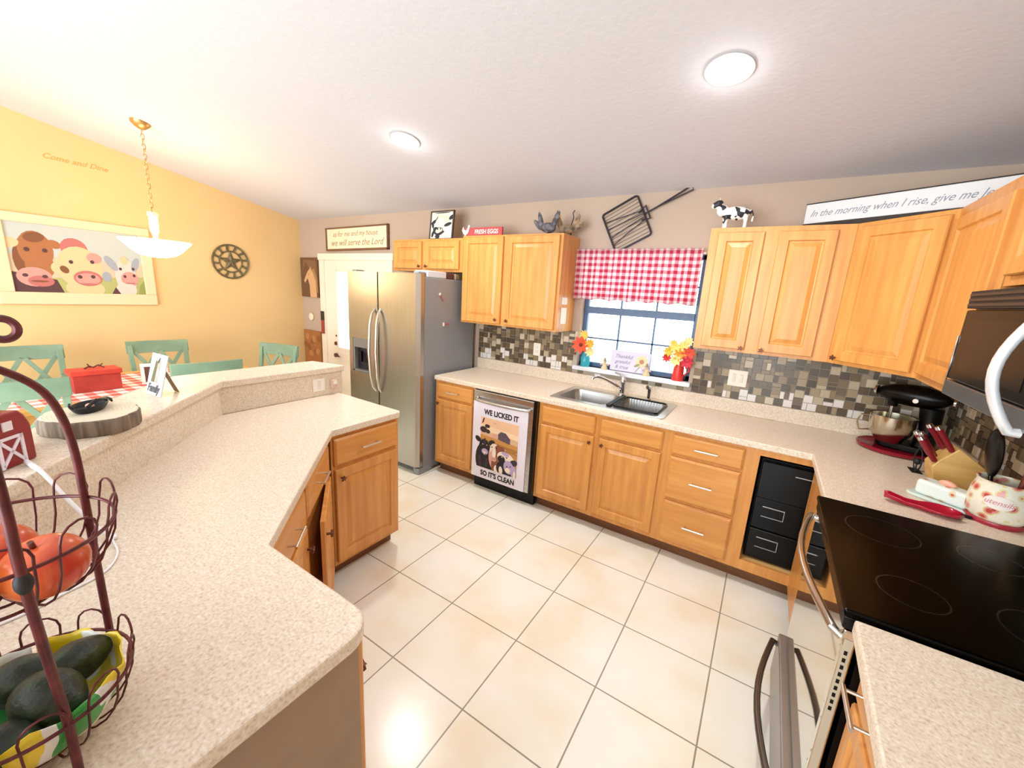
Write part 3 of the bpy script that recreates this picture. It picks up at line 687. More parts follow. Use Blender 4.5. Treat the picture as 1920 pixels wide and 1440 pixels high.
# ------------------------------------------------------------------ lamps
def can_light(label, x, y):
    t = thing('recessed_light', label, 'ceiling light', (x, y, ceil_z(y)), (math.atan(-SL), 0, 0), 'recessed ceiling lights')
    g = G(); g.lathe([(.072, .03), (.075, 0), (.095, -.004), (.097, -.008), (.070, -.010), (.066, .002)], n=36); g.obj('trim_ring', WHITE, t)
    g = G(); g.lathe([(.070, -.001), (.05, -.010), (0, -.014)], n=30); g.obj('lens', emit('lamp_lens', 'fffaf0', 14), t)
    lamp('can_lamp', 'SPOT', (x, y, ceil_z(y)-.03), 68, (1, .97, .93), (x, y+.02, 0), spot_size=2.7, spot_blend=.9, shadow_soft_size=.06)
    lamp('can_spill', 'POINT', (x, y, ceil_z(y)-.06), 1.1, (.96, .97, 1.0), None, shadow_soft_size=.05)
can_light('recessed ceiling light on the left, over the refrigerator and peninsula', .114, -1.079)
can_light('recessed ceiling light on the right, above the counter corner', 2.085, -1.091)
PX, PY = -1.953, -1.868
t = thing('pendant_lamp', 'brass chain pendant lamp with glowing white glass bowl over the dining table', 'lamp', (PX, PY, 0))
BRASS = mat('warm_nickel', 'c9a26a', .3, .8)
zc = ceil_z(PY)
g = G(); g.lathe([(0, -.05), (.02, -.048), (.045, -.03), (.065, -.008), (.066, 0.012), (0, .015)], (0, 0, zc)); g.obj('canopy', BRASS, t)
g = G()
n = 17; z0, z1 = 2.125, zc-.045
for i in range(n):
    z = z1-(z1-z0)*(i+.5)/n; h = (z1-z0)/n*.62; a = i % 2*PI/2
    g.tube([(.011*math.sin(2*PI*k/10)*math.cos(a), .011*math.sin(2*PI*k/10)*math.sin(a), z+h*math.cos(2*PI*k/10)) for k in range(10)], .0026, 5, True)
g.obj('chain', BRASS, t)
g = G(); g.lathe([(0, 2.13), (.035, 2.125), (.037, 2.10), (.030, 2.09), (.030, 1.98), (.018, 1.95), (.014, 1.89), (0, 1.885)], n=20); g.obj('stem', mat('stem_ivory', 'e8cfa4', .4), t)
def shade_mat():
    m = bpy.data.materials.new('glowing_glass'); m.use_nodes = True; nt = m.node_tree; b = nt.nodes['Principled BSDF']
    b.inputs['Base Color'].default_value = lin('fff6e6'); b.inputs['Roughness'].default_value = .4
    b.inputs['Emission Color'].default_value = lin('fff0d4'); b.inputs['Emission Strength'].default_value = 5
    return m
g = G(); g.lathe([(0, 1.772), (.06, 1.775), (.12, 1.792), (.165, 1.825), (.20, 1.865), (.235, 1.90), (.231, 1.906), (.195, 1.873), (.16, 1.835), (.11, 1.80), (0, 1.782)], n=40); g.obj('lamp_shade', shade_mat(), t)
lamp('pendant_bulb', 'POINT', (PX, PY, 1.99), 17, (1, .56, .18), None, shadow_soft_size=.10)
lamp('pendant_down', 'POINT', (PX, PY, 1.70), 9, (1, .72, .36), None, shadow_soft_size=.12)

# ------------------------------------------------------------------ valance over the window
rod = thing('window_valance', 'red and white gingham valance hanging over the sink window', 'curtain', (0, -.045, 0))
g = G(); nx, nz = 120, 8; x0, x1, zt, zb = .965, 1.94, 2.035, 1.645
vs = []
for i in range(nx+1):
    u = i/nx; row = []
    for k in range(nz+1):
        w = k/nz; x = x0+(x1-x0)*u; amp = .010+.008*w
        row.append(g.bm.verts.new((x, -.012+amp*math.sin(u*PI*26+.6*math.sin(u*17))+.003*math.sin(u*60), zt+(zb-zt)*w-.006*math.sin(u*PI*13)*w)))
    vs.append(row)
for i in range(nx):
    for k in range(nz): g._face([vs[i][k], vs[i+1][k], vs[i+1][k+1], vs[i][k+1]], True)
o = g.obj('gathered_cloth', gingham('red_gingham', ('efb3bf', 'd14b68'), .047, (0, 2), trans=.5), rod)
sm = o.modifiers.new('thick', 'SOLIDIFY'); sm.thickness = .0015
g = G(); g.tube([(.955, .018, 2.005), (1.955, .018, 2.005)], .006, 10)
for x in (.97, 1.945): g.tube([(x, .018, 2.005), (x, .044, 2.005)], .006, 8)
g.obj('curtain_rod', WHITE, rod)

# ------------------------------------------------------------------ window sill things
def petals(g, c, r, n, tilt, w=.45, lift=.3):
    for i in range(n):
        a = 2*PI*i/n; d = Vector((math.cos(a), -.35, math.sin(a))).normalized()
        s = Vector((-math.sin(a), 0, math.cos(a)))
        p = Vector(c); pts = [p, p+d*r*.5+s*r*w*.6, p+d*r+Vector((0, -r*lift*.3, 0)), p+d*r*.5-s*r*w*.6]
        q = [g.bm.verts.new(x) for x in pts]; b = g.bm.verts.new(p+d*r*.5+Vector((0, -.006, 0)))
        for k in range(4): g._face([q[k], q[(k+1) % 4], b], True)
        b2 = g.bm.verts.new(p+d*r*.5+Vector((0, .006, 0)))
        for k in range(4): g._face([q[(k+1) % 4], q[k], b2], True)
    return g
SILL = WZ0
t = thing('teal_jar', 'small teal jar with orange flowers on the left end of the window sill', 'vase', (1.135, .0, SILL))
g = G(); g.lathe([(0, 0), (.036, 0), (.040, .01), (.040, .075), (.030, .09), (.032, .105), (.026, .105), (.024, .09), (0, .088)]); g.obj('jar', mat('teal_glass', '2fa3b4', .25), t)
g = G(); random.seed(3)
heads = [(-.04, -.01, .18, .085), (.045, -.02, .20, .05), (-.02, .0, .265, .05), (.045, 0, .13, .05)]
for x, y, z, r in heads: g.tube([(0, 0, .09), (x*.6, y, z*.8), (x, y, z)], .0025, 5)
g.obj('stem', mat('stem_green', '7f9a3e', .6), t)
for (x, y, z, r), c in zip(heads, ('e85a36', 'f0b84a', 'f2cf6a', 'f3e6a6')):
    g = G(); petals(g, (x, y-.02, z), r, 9, 0); g.obj('flower', mat('petal_'+c, c, .6), t)
    if r > .06: g = G(); g.ell((x, y-.03, z), (.015, .01, .015), 10, 6); g.obj('flower_centre', mat('flower_eye', '6b2c22', .7), t)
t = thing('red_pitcher', 'red metal pitcher of autumn flowers at the right end of the window sill', 'vase', (1.885, -.005, SILL))
g = G(); g.lathe([(0, 0), (.042, 0), (.043, .01), (.036, .10), (.031, .125), (.038, .15), (.034, .15), (.028, .125), (0, .12)]); g.obj('pitcher', mat('red_enamel', 'd9362f', .35), t)
g = G(); g.tube([(.035, 0, .13), (.068, 0, .13), (.072, 0, .08), (.04, 0, .04)], .006, 8); g.obj('handle', mat('red_enamel', 'd9362f', .35), t)
heads = [(-.08, -.01, .215, .046), (-.035, -.02, .25, .045), (0, -.02, .20, .055), (.02, -.01, .265, .05), (.06, -.02, .215, .06), (-.02, -.025, .155, .05), (-.09, 0, .165, .042), (.06, -.03, .15, .055), (.045, 0, .30, .042), (-.055, 0, .275, .036)]
g = G()
for x, y, z, r in heads: g.tube([(0, 0, .13), (x*.6, y, z*.8), (x, y, z)], .0022, 5)
g.obj('stem', mat('stem_green', '7f9a3e', .6), t)
for (x, y, z, r), c in zip(heads, ('d8c04a', 'efd977', 'e0a23a', 'f1dc86', 'd8503c', 'efe39a', 'd83c3c', 'c92f42', 'f4e3a0', 'dcc866')):
    g = G(); petals(g, (x, y-.02, z), r, 8, 0); g.obj('flower', mat('petal_'+c, c, .6), t)
t = thing('sill_sign', 'pale lilac sign with script and a sunflower, standing on the window sill', 'sign', (1.505, .015, SILL+.002), (-.13, 0, 0))
g = G(); g.mi = 0; g.box(-.155, -.006, 0, .155, .006, .165)
g.lay = 0
for i in range(12): a = i*PI/6; g.dot(.095+.032*math.cos(a), .095+.032*math.sin(a), .02, .010, 1, -.006, a, 10)
g.dot(.095, .095, .019, .019, 2, -.006); g.ink([(.05, .005), (.056, .005), (.09, .055), (.085, .058)], 3, -.006); g.dot(.062, .062, .025, .010, 3, -.006, .5, 12)
g.obj('board', [mat('lilac_board', 'd3cfe6', .6), mat('sunflower_petal', 'ecd2a4', .6), mat('sunflower_eye', 'b98268', .6), mat('sign_green', '98986f', .6)], t)
LILINK = mat('lilac_ink', '8a8aa4', .7)
for s_, x, z, sz in (('Thankful', -.055, .118, .042), ('grateful', -.058, .075, .040), ('& true', -.062, .032, .042)): text('lettering', s_, sz, LILINK, t, (x, -.0075, z), (PI/2, 0, 0), .35, .0003)
def scarecrow(label, x, y, k):
    t = thing('scarecrow_figurine', label, 'figurine', (x, y, SILL), k, 'scarecrow figurines on the sill')
    g = G(); g.lathe([(0, 0), (.026, 0), (.028, .006), (.016, .035), (.013, .05), (0, .052)], n=16); g.obj('body', mat('straw_cloth', 'd8c7a2', .8), t)
    g = G(); g.tube([(-.036, -.002, .038), (0, 0, .044), (.036, -.002, .038)], .007, 8); g.obj('arms', mat('checked_sleeve', 'c9b0a2', .8), t)
    g = G(); g.ell((0, 0, .062), (.014, .013, .014), 12, 8); g.obj('head', mat('burlap', 'e3cfa8', .8), t)
    g = G(); g.lathe([(.023, .070), (.012, .073), (.009, .088), (0, .100)], n=14); g.obj('hat', mat('hat_brown', '9c8a74', .8), t)
    return t
a = scarecrow('small straw scarecrow figurine between the teal jar and the lilac sign', 1.31, -.01, .1)
dup(a, (1.655, -.015, SILL), -.2, 'small straw scarecrow figurine between the lilac sign and red pitcher')

# ------------------------------------------------------------------ things on the walls
def plate_thing(nm, label, cat, loc, rot, w, h, extra):
    t = thing(nm, label, cat, loc, rot)
    g = G(); g.box(-w/2, -.006, -h/2, w/2, 0, h/2); g.obj('cover_plate', PALE, t, .003)
    if extra == 'out':
        for z in (-.02, .02):
            g = G(); g.prism(rrect(-.014, z-.012, .014, z+.012, .008), -.0085, -.005, 'xz'); g.obj('socket', mat('socket_white', 'e3dfd4', .4), t)
    else:
        for x in ((-.023, .023) if extra == 'sw2' else (0,)):
            g = G(); g.box(x-.010, -.009, -.028, x+.010, -.004, .028); g.obj('rocker', mat('socket_white', 'e3dfd4', .4), t, .002)
    return t
plate_thing('wall_outlet', 'single wall outlet in the mosaic backsplash left of the window', 'outlet', (.665, -.010, 1.172), 0, .072, .115, 'out')
plate_thing('light_switch', 'double cream switch plate on the mosaic backsplash right of the window', 'light switch', (2.28, -.010, 1.165), 0, .118, .115, 'sw2')
plate_thing('wall_outlet', 'white outlet plate on the angled stretch of the peninsula riser', 'outlet', (.028, -2.332, .99), math.atan2(-S, 1)+PI, .115, .078, 'sw1')
plate_thing('wall_outlet', 'white outlet plate on the straight far stretch of the peninsula riser', 'outlet', (-.027, -1.70, .99), PI/2, .085, .085, 'sw1')
t = thing('plug_adapter', 'small pinkish plug adapter at the far end of the peninsula riser', 'adapter', (-.027, -1.60, .985), PI/2)
g = G(); g.box(-.02, -.03, -.03, .02, 0, .03); g.obj('housing', mat('adapter_pink', 'd8b8a8', .5), t, .004)
g = G(); g.box(-.013, -.036, .0, .013, -.03, .022); g.obj('night_light', mat('adapter_white', 'efe6e2', .4), t, .002)
NOTE = mat('note_white', 'efe4d6', .5)
for lb, y, z, h, w in (('upper small white note on the side of the left wall cabinet', -.20, 1.618, .055, .10), ('lower taller white note on the side of the left wall cabinet', -.20, 1.50, .13, .10)):
    g = G(); g.box(.9868, y-w/2, z-h/2, .9895, y+w/2, z+h/2); tag(g.obj('paper_note', NOTE, None, .001), lb, 'note')
# thermostat, horse prints, small hanging tag
t = thing('thermostat', 'round cream thermostat between two brown prints beside the door', 'thermostat', (-2.855, 0, 1.19))
g = G(); g.lathe([(.052, 0), (.05, .018), (.036, .026), (0, .028)], n=28); g.move(Matrix.Rotation(PI/2, 4, 'X')); g.obj('housing', mat('thermo_cream', 'eadfc8', .4), t)
g = G(); g.lathe([(.05, .0), (.054, .004), (.054, .012), (.05, .014)], n=28); g.move(Matrix.Rotation(PI/2, 4, 'X')); g.obj('dial_ring', mat('thermo_gold', 'c59c5c', .4), t)
t = thing('horse_print', 'brown canvas print of a pale horse head at the left of the door', 'picture', (-3.03, -.002, 1.452))
g = G(); g.mi = 0; g.box(0, -.022, 0, .385, 0, .508)
def hp(pts, mi): g.ink([(.385*u, .508*v) for u, v in pts], mi, -.022)
hp([(.05, .55), (.2, .95), (.9, .92), (.95, .4), (.7, .6), (.3, .9)], 1)
hp([(.18, .42), (.24, .36), (.40, .48), (.50, .30), (.52, .0), (.90, .0), (.86, .40), (.72, .62), (.62, .70), (.60, .78), (.54, .72), (.42, .66), (.30, .55)], 2)
hp([(.62, .70), (.72, .62), (.86, .40), (.92, .1), (.98, .15), (.94, .5), (.78, .72)], 3); g.dot(.385*.46, .508*.585, .008, .006, 0, -.022)
g.obj('canvas', [mat('print_brown', '6f4c33', .7), mat('print_mid', '80603f', .7), mat('print_pale', 'd0a67a', .7), mat('print_mane', 'a37c55', .7)], t)
t = thing('brown_print', 'lower brown canvas print under the thermostat, partly behind the bar', 'picture', (-3.03, -.002, .50))
g = G(); g.mi = 0; g.box(0, -.022, 0, .385, 0, .505)
for i in range(9): g.dot(.04+.038*i, .30+.12*math.sin(i*1.7), .05, .04, 1+i % 2, -.022, i)
g.obj('canvas', [mat('lower_print', 'a4693a', .7), mat('lower_print2', '8f5a32', .7), mat('lower_print3', 'b98150', .7)], t)
t = thing('hanging_tag', 'narrow dark red tag hanging on the door casing', 'tag', (-2.565, -.034, 1.25))
g = G(); g.box(-.03, -.006, -.26, .03, 0, 0); g.obj('cloth_strip', mat('tag_red', '9c3f38', .7), t, .002)
g = G(); g.box(-.032, -.007, -.085, .032, .0005, .035); g.obj('top_clip', mat('tag_black', '3c2a28', .6), t, .002)
# framed script sign above the door
FRW = noisy('dark_walnut', [(.3, '6b4a33'), (.7, '80593c')], (3, 12, 12), .5, 3, 2.0)
t = thing('script_sign', 'brown-framed cream script sign hanging above the garden door', 'sign', (-1.865, -.002, 2.18), (0, -.012, 0))
g = G(); w, h = .57, .135
g.box(-w, -.03, -h, w, 0, -h+.022); g.box(-w, -.03, h-.016, w, 0, h); g.box(-w, -.03, -h, -w+.02, 0, h); g.box(w-.02, -.03, -h, w, 0, h); g.obj('frame', FRW, t, .003)
g = G(); g.box(-w+.01, -.018, -h+.01, w-.01, -.002, h-.01); g.obj('board', mat('cream_board', 'f3e2c4', .7), t)
text('lettering', 'as for me and my house', .085, INKB, t, (-.02, -.0185, .055), (PI/2, 0, 0), .3, .0004, 1.0)
text('lettering', 'we will serve the Lord', .105, INKB, t, (0, -.0185, -.045), (PI/2, 0, 0), .4, .0004, 1.0)
# gold star plaque on the golden wall
t = thing('star_plaque', 'round dark metal plaque with a five-point star on the golden wall', 'wall decoration', (XL+.012, -.857, 1.825), (PI/2, 0, PI/2))
SM = noisy('aged_bronze', [(.3, '5d553f'), (.7, '857a5a')], (30, 30, 30), .5, 3, 1.0, metal=.5)
g = G(); g.tube([(.188*math.cos(2*PI*i/40), .188*math.sin(2*PI*i/40), 0) for i in range(40)], .010, 8, True); g.tube([(.118*math.cos(2*PI*i/32), .118*math.sin(2*PI*i/32), 0) for i in range(32)], .008, 8, True); g.obj('ring', SM, t)
g = G(); c1 = g.bm.verts.new((0, 0, .022)); c2 = g.bm.verts.new((0, 0, -.004))
P5 = [g.bm.verts.new(((.125 if i % 2 == 0 else .050)*math.sin(PI*i/5), (.125 if i % 2 == 0 else .050)*math.cos(PI*i/5), 0)) for i in range(10)]
for i in range(10): g._face([P5[i], P5[(i+1) % 10], c1]); g._face([P5[(i+1) % 10], P5[i], c2])
g.obj('star', SM, t)
for i in range(12):
    a = 2*PI*i/12+.13; g = G(); r0, r1 = .126, .180; d1, d2 = .09, .16
    g.prism([(r0*math.cos(a), r0*math.sin(a)), (r1*math.cos(a-.06), r1*math.sin(a-.06)), (r1*math.cos(a+d1), r1*math.sin(a+d1)), (r0*math.cos(a+d2), r0*math.sin(a+d2))], -.004, .004); g.obj('spoke', SM, t)
# wall lettering
t = text('wall_lettering', 'Come and Dine', .064, mat('gold_ink', 'd2a052', .7), None, (XL+.002, -2.03, 2.565), (PI/2, .03, PI/2), .35, .0006)
tag(t, 'tan script lettering high on the golden wall above the farm animal picture', 'lettering')
# farm animal picture
t = thing('farm_picture', 'large cream-framed picture of a brown cow, pig and calf on the golden wall', 'picture', (XL+.002, -2.108, 1.318), PI/2)
g = G(); w, h = .52, .755
CF = mat('cream_frame', 'e8cfaa', .5)
for b in ((-w, 0, w, .105), (-w, h-.075, w, h), (-w, .105, -w+.095, h-.075), (w-.085, .105, w, h-.075)): g.box(b[0], -.028, b[1], b[2], 0, b[3])
g.obj('frame', CF, t, .006)
PMs = [mat('art_'+k, v, .7) for k, v in dict(bg='c8b8a0', sky='b9c1bd', tan='a56a40', dtan='7d4d31', pink='d4948a', dpink='b86c68', cream='d8bd92', white='ccc6be', grey='9aa0ae', dark='55343a', green='a9ad6c', grass='8d9450').items()]
g = G(); g.mi = 0; u0, u1, v0, v1 = -w+.09, w-.08, .10, h-.07; g.box(u0, -.012, v0, u1, -.002, v1); g.lay = 0
UW, VH = u1-u0, v1-v0
def E2(u, v, ru, rv, mi, rot=0): g.dot(u0+u*UW, v0+v*VH, ru*UW, rv*VH, mi, -.012, rot)
def R2(pts, mi): g.ink([(u0+u*UW, v0+v*VH) for u, v in pts], mi, -.012)
R2([(0, .55), (1, .5), (1, 1), (0, 1)], 1); R2([(0, 0), (1, 0), (1, .3), (0, .2)], 10); R2([(0, 0), (.34, 0), (.30, .2), (0, .3)], 9)
E2(.16, .48, .13, .34, 3); E2(.19, .62, .12, .27, 2); E2(.03, .70, .06, .07, 6, .4); E2(.32, .72, .05, .06, 2, -.5); E2(.20, .40, .10, .2, 2); E2(.15, .23, .12, .14, 4); E2(.19, .17, .09, .08, 5); E2(.09, .25, .02, .025, 9); E2(.22, .24, .02, .025, 9)
E2(.46, .68, .10, .16, 5, .3); E2(.48, .40, .17, .32, 6); E2(.34, .38, .07, .10, 6, .5); E2(.365, .36, .03, .06, 3, .5); E2(.60, .56, .06, .08, 4, -.4); E2(.50, .08, .15, .14, 6); E2(.53, .24, .11, .12, 5); E2(.53, .23, .095, .09, 4); E2(.47, .26, .018, .028, 9); E2(.57, .27, .018, .028, 9)
E2(.84, .30, .09, .30, 7); E2(.73, .50, .035, .13, 8, .5); E2(.93, .50, .03, .12, 8, -.3); E2(.68, .28, .035, .08, 8); E2(.87, .26, .075, .12, 4); E2(.83, .30, .013, .025, 9); E2(.91, .32, .013, .025, 9); E2(.83, .08, .09, .12, 7); R2([(.93, 0), (1, 0), (1, .25), (.95, .15)], 11); R2([(.70, 0), (.78, 0), (.74, .12)], 9)
E2(.13, .62, .018, .03, 9); E2(.25, .62, .018, .03, 9); E2(.42, .48, .016, .028, 9); E2(.58, .50, .016, .028, 9); E2(.80, .42, .013, .024, 9); E2(.91, .43, .013, .024, 9)
E2(.19, .80, .07, .07, 3, .2); E2(.53, .155, .07, .012, 5); E2(.87, .19, .05, .012, 5); E2(.18, .17, .06, .012, 3); E2(.84, .56, .03, .07, 6)
g.obj('painting', PMs, t)
# wire shovel rack
t = thing('wire_shovel', 'dark wire potato shovel hanging tilted above the window', 'wall decoration', (1.362, -.02, 2.215), (0, math.radians(-27), 0))
WMET = mat('blackened_wire', '34303a', .5, .5)
g = G(); fw, fh = .145, .155
g.tube([(u, 0, v) for u, v in rrect(-fw, -fh, fw, fh, .02)], .007, 8, True)
g.obj('frame', WMET, t)
g = G()
for i in range(1, 12): v = -fh+2*fh*i/12; g.tube([(-fw, 0, v), (fw, 0, v)], .0016, 5)
g.obj('wire_mesh', WMET, t)
g = G()
for v in (-.10, -.04, .03, .09): g.tube([(-fw, -.004, v), (-.02, -.012, v*.7), (fw, -.004, v*.35+.0)], .0035, 6)
g.obj('tine', WMET, t)
g = G(); g.tube([(fw-.03, -.01, -.03), (fw+.03, -.012, -.05), (fw+.03, -.012, .05), (fw-.03, -.01, .03)], .007, 8); g.tube([(fw+.0, -.01, 0), (fw+.10, -.01, .0), (fw+.35, -.008, .014)], .006, 8); g.tube([(fw+.10, -.01, -.0), (fw+.35, -.008, -.016), (fw+.35, -.008, .014)], .005, 8); g.obj('handle', WMET, t)
# ------------------------------------------------------------------ on top of the wall cabinets
CT = 2.122
t = thing('cow_portrait', 'black-framed black and white cow portrait leaning above the refrigerator cabinet', 'picture', (-.335, -.215, 2.107), (-.10, 0, 0))
g = G(); w, h = .145, .262
for b in ((-w, 0, w, .012), (-w, h-.012, w, h), (-w, 0, -w+.012, h), (w-.012, 0, w, h)): g.box(b[0], -.02, b[1], b[2], 0, b[3])
g.obj('frame', mat('black_frame', '4a3f3a', .5), t, .002)
g = G(); g.mi = 0; g.box(-w+.008, -.012, .006, w-.008, -.002, h-.006); g.lay = 0
def e3(u, v, ru, rv, mi, r=0): g.dot(-w+u*2*w, v*h, ru*2*w, rv*h, mi, -.012, r)
for (u, v, ru, rv, mi, r) in [(.5, .93, .34, .018, 1, 0), (.30, .70, .06, .12, 1, -.4), (.55, .72, .26, .16, 2, 0), (.16, .62, .14, .06, 1, .5), (.90, .76, .12, .07, 1, .5), (.76, .52, .16, .06, 1, .25), (.12, .52, .05, .12, 1, .2), (.36, .60, .05, .14, 1, -.5), (.42, .55, .2, .22, 0, 0), (.26, .36, .12, .09, 1, 0), (.38, .30, .20, .13, 1, .2), (.40, .32, .15, .09, 2, .2), (.34, .37, .03, .03, 1, 0), (.47, .38, .03, .03, 1, 0), (.44, .20, .22, .05, 1, .4), (.36, .08, .10, .06, 1, .5), (.14, .2, .05, .12, 1, -.3)]: e3(u, v, ru, rv, mi, r)
g.obj('print', [mat('portrait_white', 'e6e2d4', .7), mat('portrait_black', '2b2c35', .7), mat('portrait_grey', 'd2d4c4', .7)], t)
t = thing('red_egg_sign', 'small red block sign with white rooster and lettering on the left wall cabinet', 'sign', (.165, -.235, CT), (-.06, 0, 0))
g = G(); g.box(-.19, -.02, 0, .215, 0, .075); g.obj('block', mat('sign_red', 'b9484a', .6), t, .003)
text('lettering', 'FRESH EGGS', .05, mat('sign_white', 'f3e3dc', .6), t, (.05, -.0205, .037), (PI/2, 0, 0), 0, .0004, .92, bold=.001)
g = G(); g.prism([(-.215, .055), (-.205, .085), (-.19, .06), (-.17, .05), (-.155, .068), (-.148, .095), (-.135, .098), (-.128, .085), (-.135, .07), (-.14, .04), (-.155, .02), (-.168, .015), (-.168, .001), (-.182, .001), (-.182, .015), (-.2, .025)], -.026, -.0215, 'xz'); g.obj('rooster_cutout', mat('sign_white', 'f3e3dc', .6), t, .001)
def rooster(label, loc, rot, s, m1, m2):
    t = thing('rooster_figurine', label, 'figurine', loc, rot, 'rooster figurines on the wall cabinet')
    g = G(); g.ell((0, 0, .05*s), (.065*s, .032*s, .036*s), 18, 12, (0, -.15, 0)); g.ell((-.055*s, 0, .085*s), (.022*s, .018*s, .05*s), 14, 10, (0, -.35, 0)); g.ell((-.075*s, 0, .125*s), (.024*s, .017*s, .02*s), 14, 8)
    g.ell((.07*s, 0, .10*s), (.02*s, .012*s, .07*s), 12, 10, (0, .35, 0)); g.ell((.095*s, 0, .075*s), (.018*s, .012*s, .055*s), 12, 10, (0, .8, 0))
    g.tube([(0, .012*s, .035*s), (0, .014*s, 0)], .006*s, 8); g.tube([(0, -.012*s, .035*s), (0, -.014*s, 0)], .006*s, 8)
    o = g.obj('body', m1, t); r = o.modifiers.new('fuse', 'REMESH'); r.mode = 'VOXEL'; r.voxel_size = .005*s; r.use_smooth_shade = True
    g = G(); g.prism([(-.095*s, .138*s), (-.09*s, .158*s), (-.082*s, .15*s), (-.074*s, .162*s), (-.066*s, .148*s), (-.06*s, .138*s)], -.004*s, .004*s, 'xz'); g.obj('comb', m2, t)
    g = G(); g.tube([(-.095*s, 0, .124*s), (-.115*s, 0, .118*s)], [.007*s, .001], 8); g.obj('beak', mat('beak', 'b98a4a', .5), t)
    return t
R1 = noisy('grey_feathers', [(.35, '3c3b42'), (.6, '77747a')], (30, 30, 30), .6, 3, 1.0); R3 = noisy('brown_feathers', [(.35, '55493c'), (.65, 'b89a76')], (25, 25, 25), .6, 3, 1.0)
rooster('dark grey rooster figurine, left of the pair on the left wall cabinet', (.80, -.22, CT), PI-.15, 1.1, R1, mat('comb_grey', '5b4c50', .6))
rooster('brown rooster figurine with raised tail, right of the pair on the left wall cabinet', (.93, -.15, CT), .3, 1.0, R3, mat('comb_brown', '7c6a58', .6))
g = G(); g.tube([(.935, -.08, CT+.10), (.95, -.08, CT+.15), (.94, -.08, CT+.185), (.955, -.08, CT+.205)], .004, 6); g.tube([(.935, -.08, CT), (.935, -.08, CT+.10)], .005, 6); g.lathe([(0, 0), (.03, 0), (.03, .006), (0, .007)], (.935, -.08, CT), 14)
tag(g.obj('wire_stand', IRON), 'thin curled wire stand behind the brown rooster on the left wall cabinet', 'stand')
def cow_fig():
    t = thing('cow_figurine', 'black and white cow figurine on top of the right wall cabinet', 'figurine', (2.12, -.26, CT), .15)
    g = G(); g.ell((0, 0, .088), (.082, .036, .042), 20, 12); g.ell((-.075, 0, .105), (.035, .022, .035), 14, 10, (0, -.6, 0)); g.ell((-.112, 0, .140), (.034, .02, .022), 14, 8, (0, -.35, 0))
    for x, y in ((-.055, .02), (-.05, -.02), (.058, .02), (.055, -.02)): g.tube([(x, y, .075), (x*1.02, y, .035), (x, y, 0)], [.016, .010, .011], 10)
    g.tube([(.08, 0, .11), (.095, 0, .08), (.092, 0, .04)], [.006, .004, .007], 8)
    m = mat('cow_patches', 'eceae4', .5); nt, N, L, b = nodes(m); mp = objco(nt, (11, 11, 11), loc=(.3, .1, .6)); n = N.new('ShaderNodeTexNoise'); n.inputs['Scale'].default_value = 1.6; n.inputs['Detail'].default_value = 1; L.new(mp.outputs[0], n.inputs['Vector'])
    r = ramp(nt, [(0, 'e8e6e2'), (.55, '24242a')], 'CONSTANT'); L.new(n.outputs['Fac'], r.inputs[0]); L.new(r.outputs[0], b.inputs['Base Color'])
    o = g.obj('body', m, t); r = o.modifiers.new('fuse', 'REMESH'); r.mode = 'VOXEL'; r.voxel_size = .004; r.use_smooth_shade = True
    DK = mat('cow_dark', '26272c', .5)
    g = G(); g.ell((-.104, 0, .149), (.026, .0205, .018), 14, 8, (0, -.3, 0)); g.obj('face_mask', DK, t)
    for y in (-1, 1):
        g = G(); g.ell((-.095, .026*y, .155), (.008, .016, .008), 10, 6); g.obj('ear', DK, t)
        g = G(); g.tube([(-.098, .012*y, .158), (-.098, .018*y, .172), (-.102, .016*y, .18)], [.004, .003, .001], 6); g.obj('horn', mat('horn', 'd8cfba', .5), t)
cow_fig()
t = thing('long_script_sign', 'long white script board set across the corner above the right wall cabinets', 'sign', (2.48, -.065, 2.124), math.atan2(-.395, .735))
g = G(); g.box(0, -.006, .042, .90, .008, .152); g.obj('board', mat('white_board', 'e3e6ea', .6), t, .003)
g = G(); g.box(-.003, -.009, 0, .903, .01, .042); g.box(-.003, -.009, .152, .903, .01, .157); g.obj('frame', mat('dark_sign_gap', '2c2420', .6), t, .002)  # dark lower rail added to stand for the shaded gap under the board
text('lettering', 'In the morning when I rise, give me Jesus', .052, mat('grey_script', '8f93a3', .7), t, (.425, -.0065, .095), (PI/2, 0, 0), .45, .0004, .92)

# ------------------------------------------------------------------ right counter corner
ZC = .914
t = thing('red_tray', 'round dark red turntable tray under the stand mixer', 'tray', (3.115, -.215, ZC))
g = G(); g.lathe([(0, 0), (.145, 0), (.165, .006), (.172, .022), (.166, .026), (.15, .016), (0, .016)], n=48); g.obj('tray', mat('dark_red_gloss', '8c1026', .2), t)
t = thing('stand_mixer', 'black stand mixer with steel bowl on the red tray in the corner', 'mixer', (3.14, -.185, ZC+.0165), math.radians(-25))
g = G(); g.prism(rrect(-.10, -.085, .13, .085, .05), 0, .035); g.tube([(.085, 0, .03), (.095, 0, .13), (.085, 0, .25)], [.05, .042, .05], 16); b = g.obj('base', BLACK, t, .006)
g = G(); g.ell((.0, 0, .30), (.155, .062, .06), 22, 14); g.tube([(-.075, 0, .27), (-.075, 0, .225)], [.028, .022], 14); g.obj('motor_head', BLACK, t)
g = G(); g.tube([(.16, 0, .30), (.168, 0, .30)], .03, 16); g.tube([(-.152, 0, .30), (-.165, 0, .30)], [.03, .024], 16); g.obj('chrome_band', CHROME, t)
g = G(); g.tube([(-.075, 0, .23), (-.075, 0, .15)], .008, 8); g.ell((-.075, 0, .11), (.045, .01, .045), 14, 8); g.obj('beater', NICKEL, t)
g = G(); g.tube([(.03, -.062, .285), (.03, -.085, .285)], .012, 12); g.obj('speed_knob', NICKEL, t)
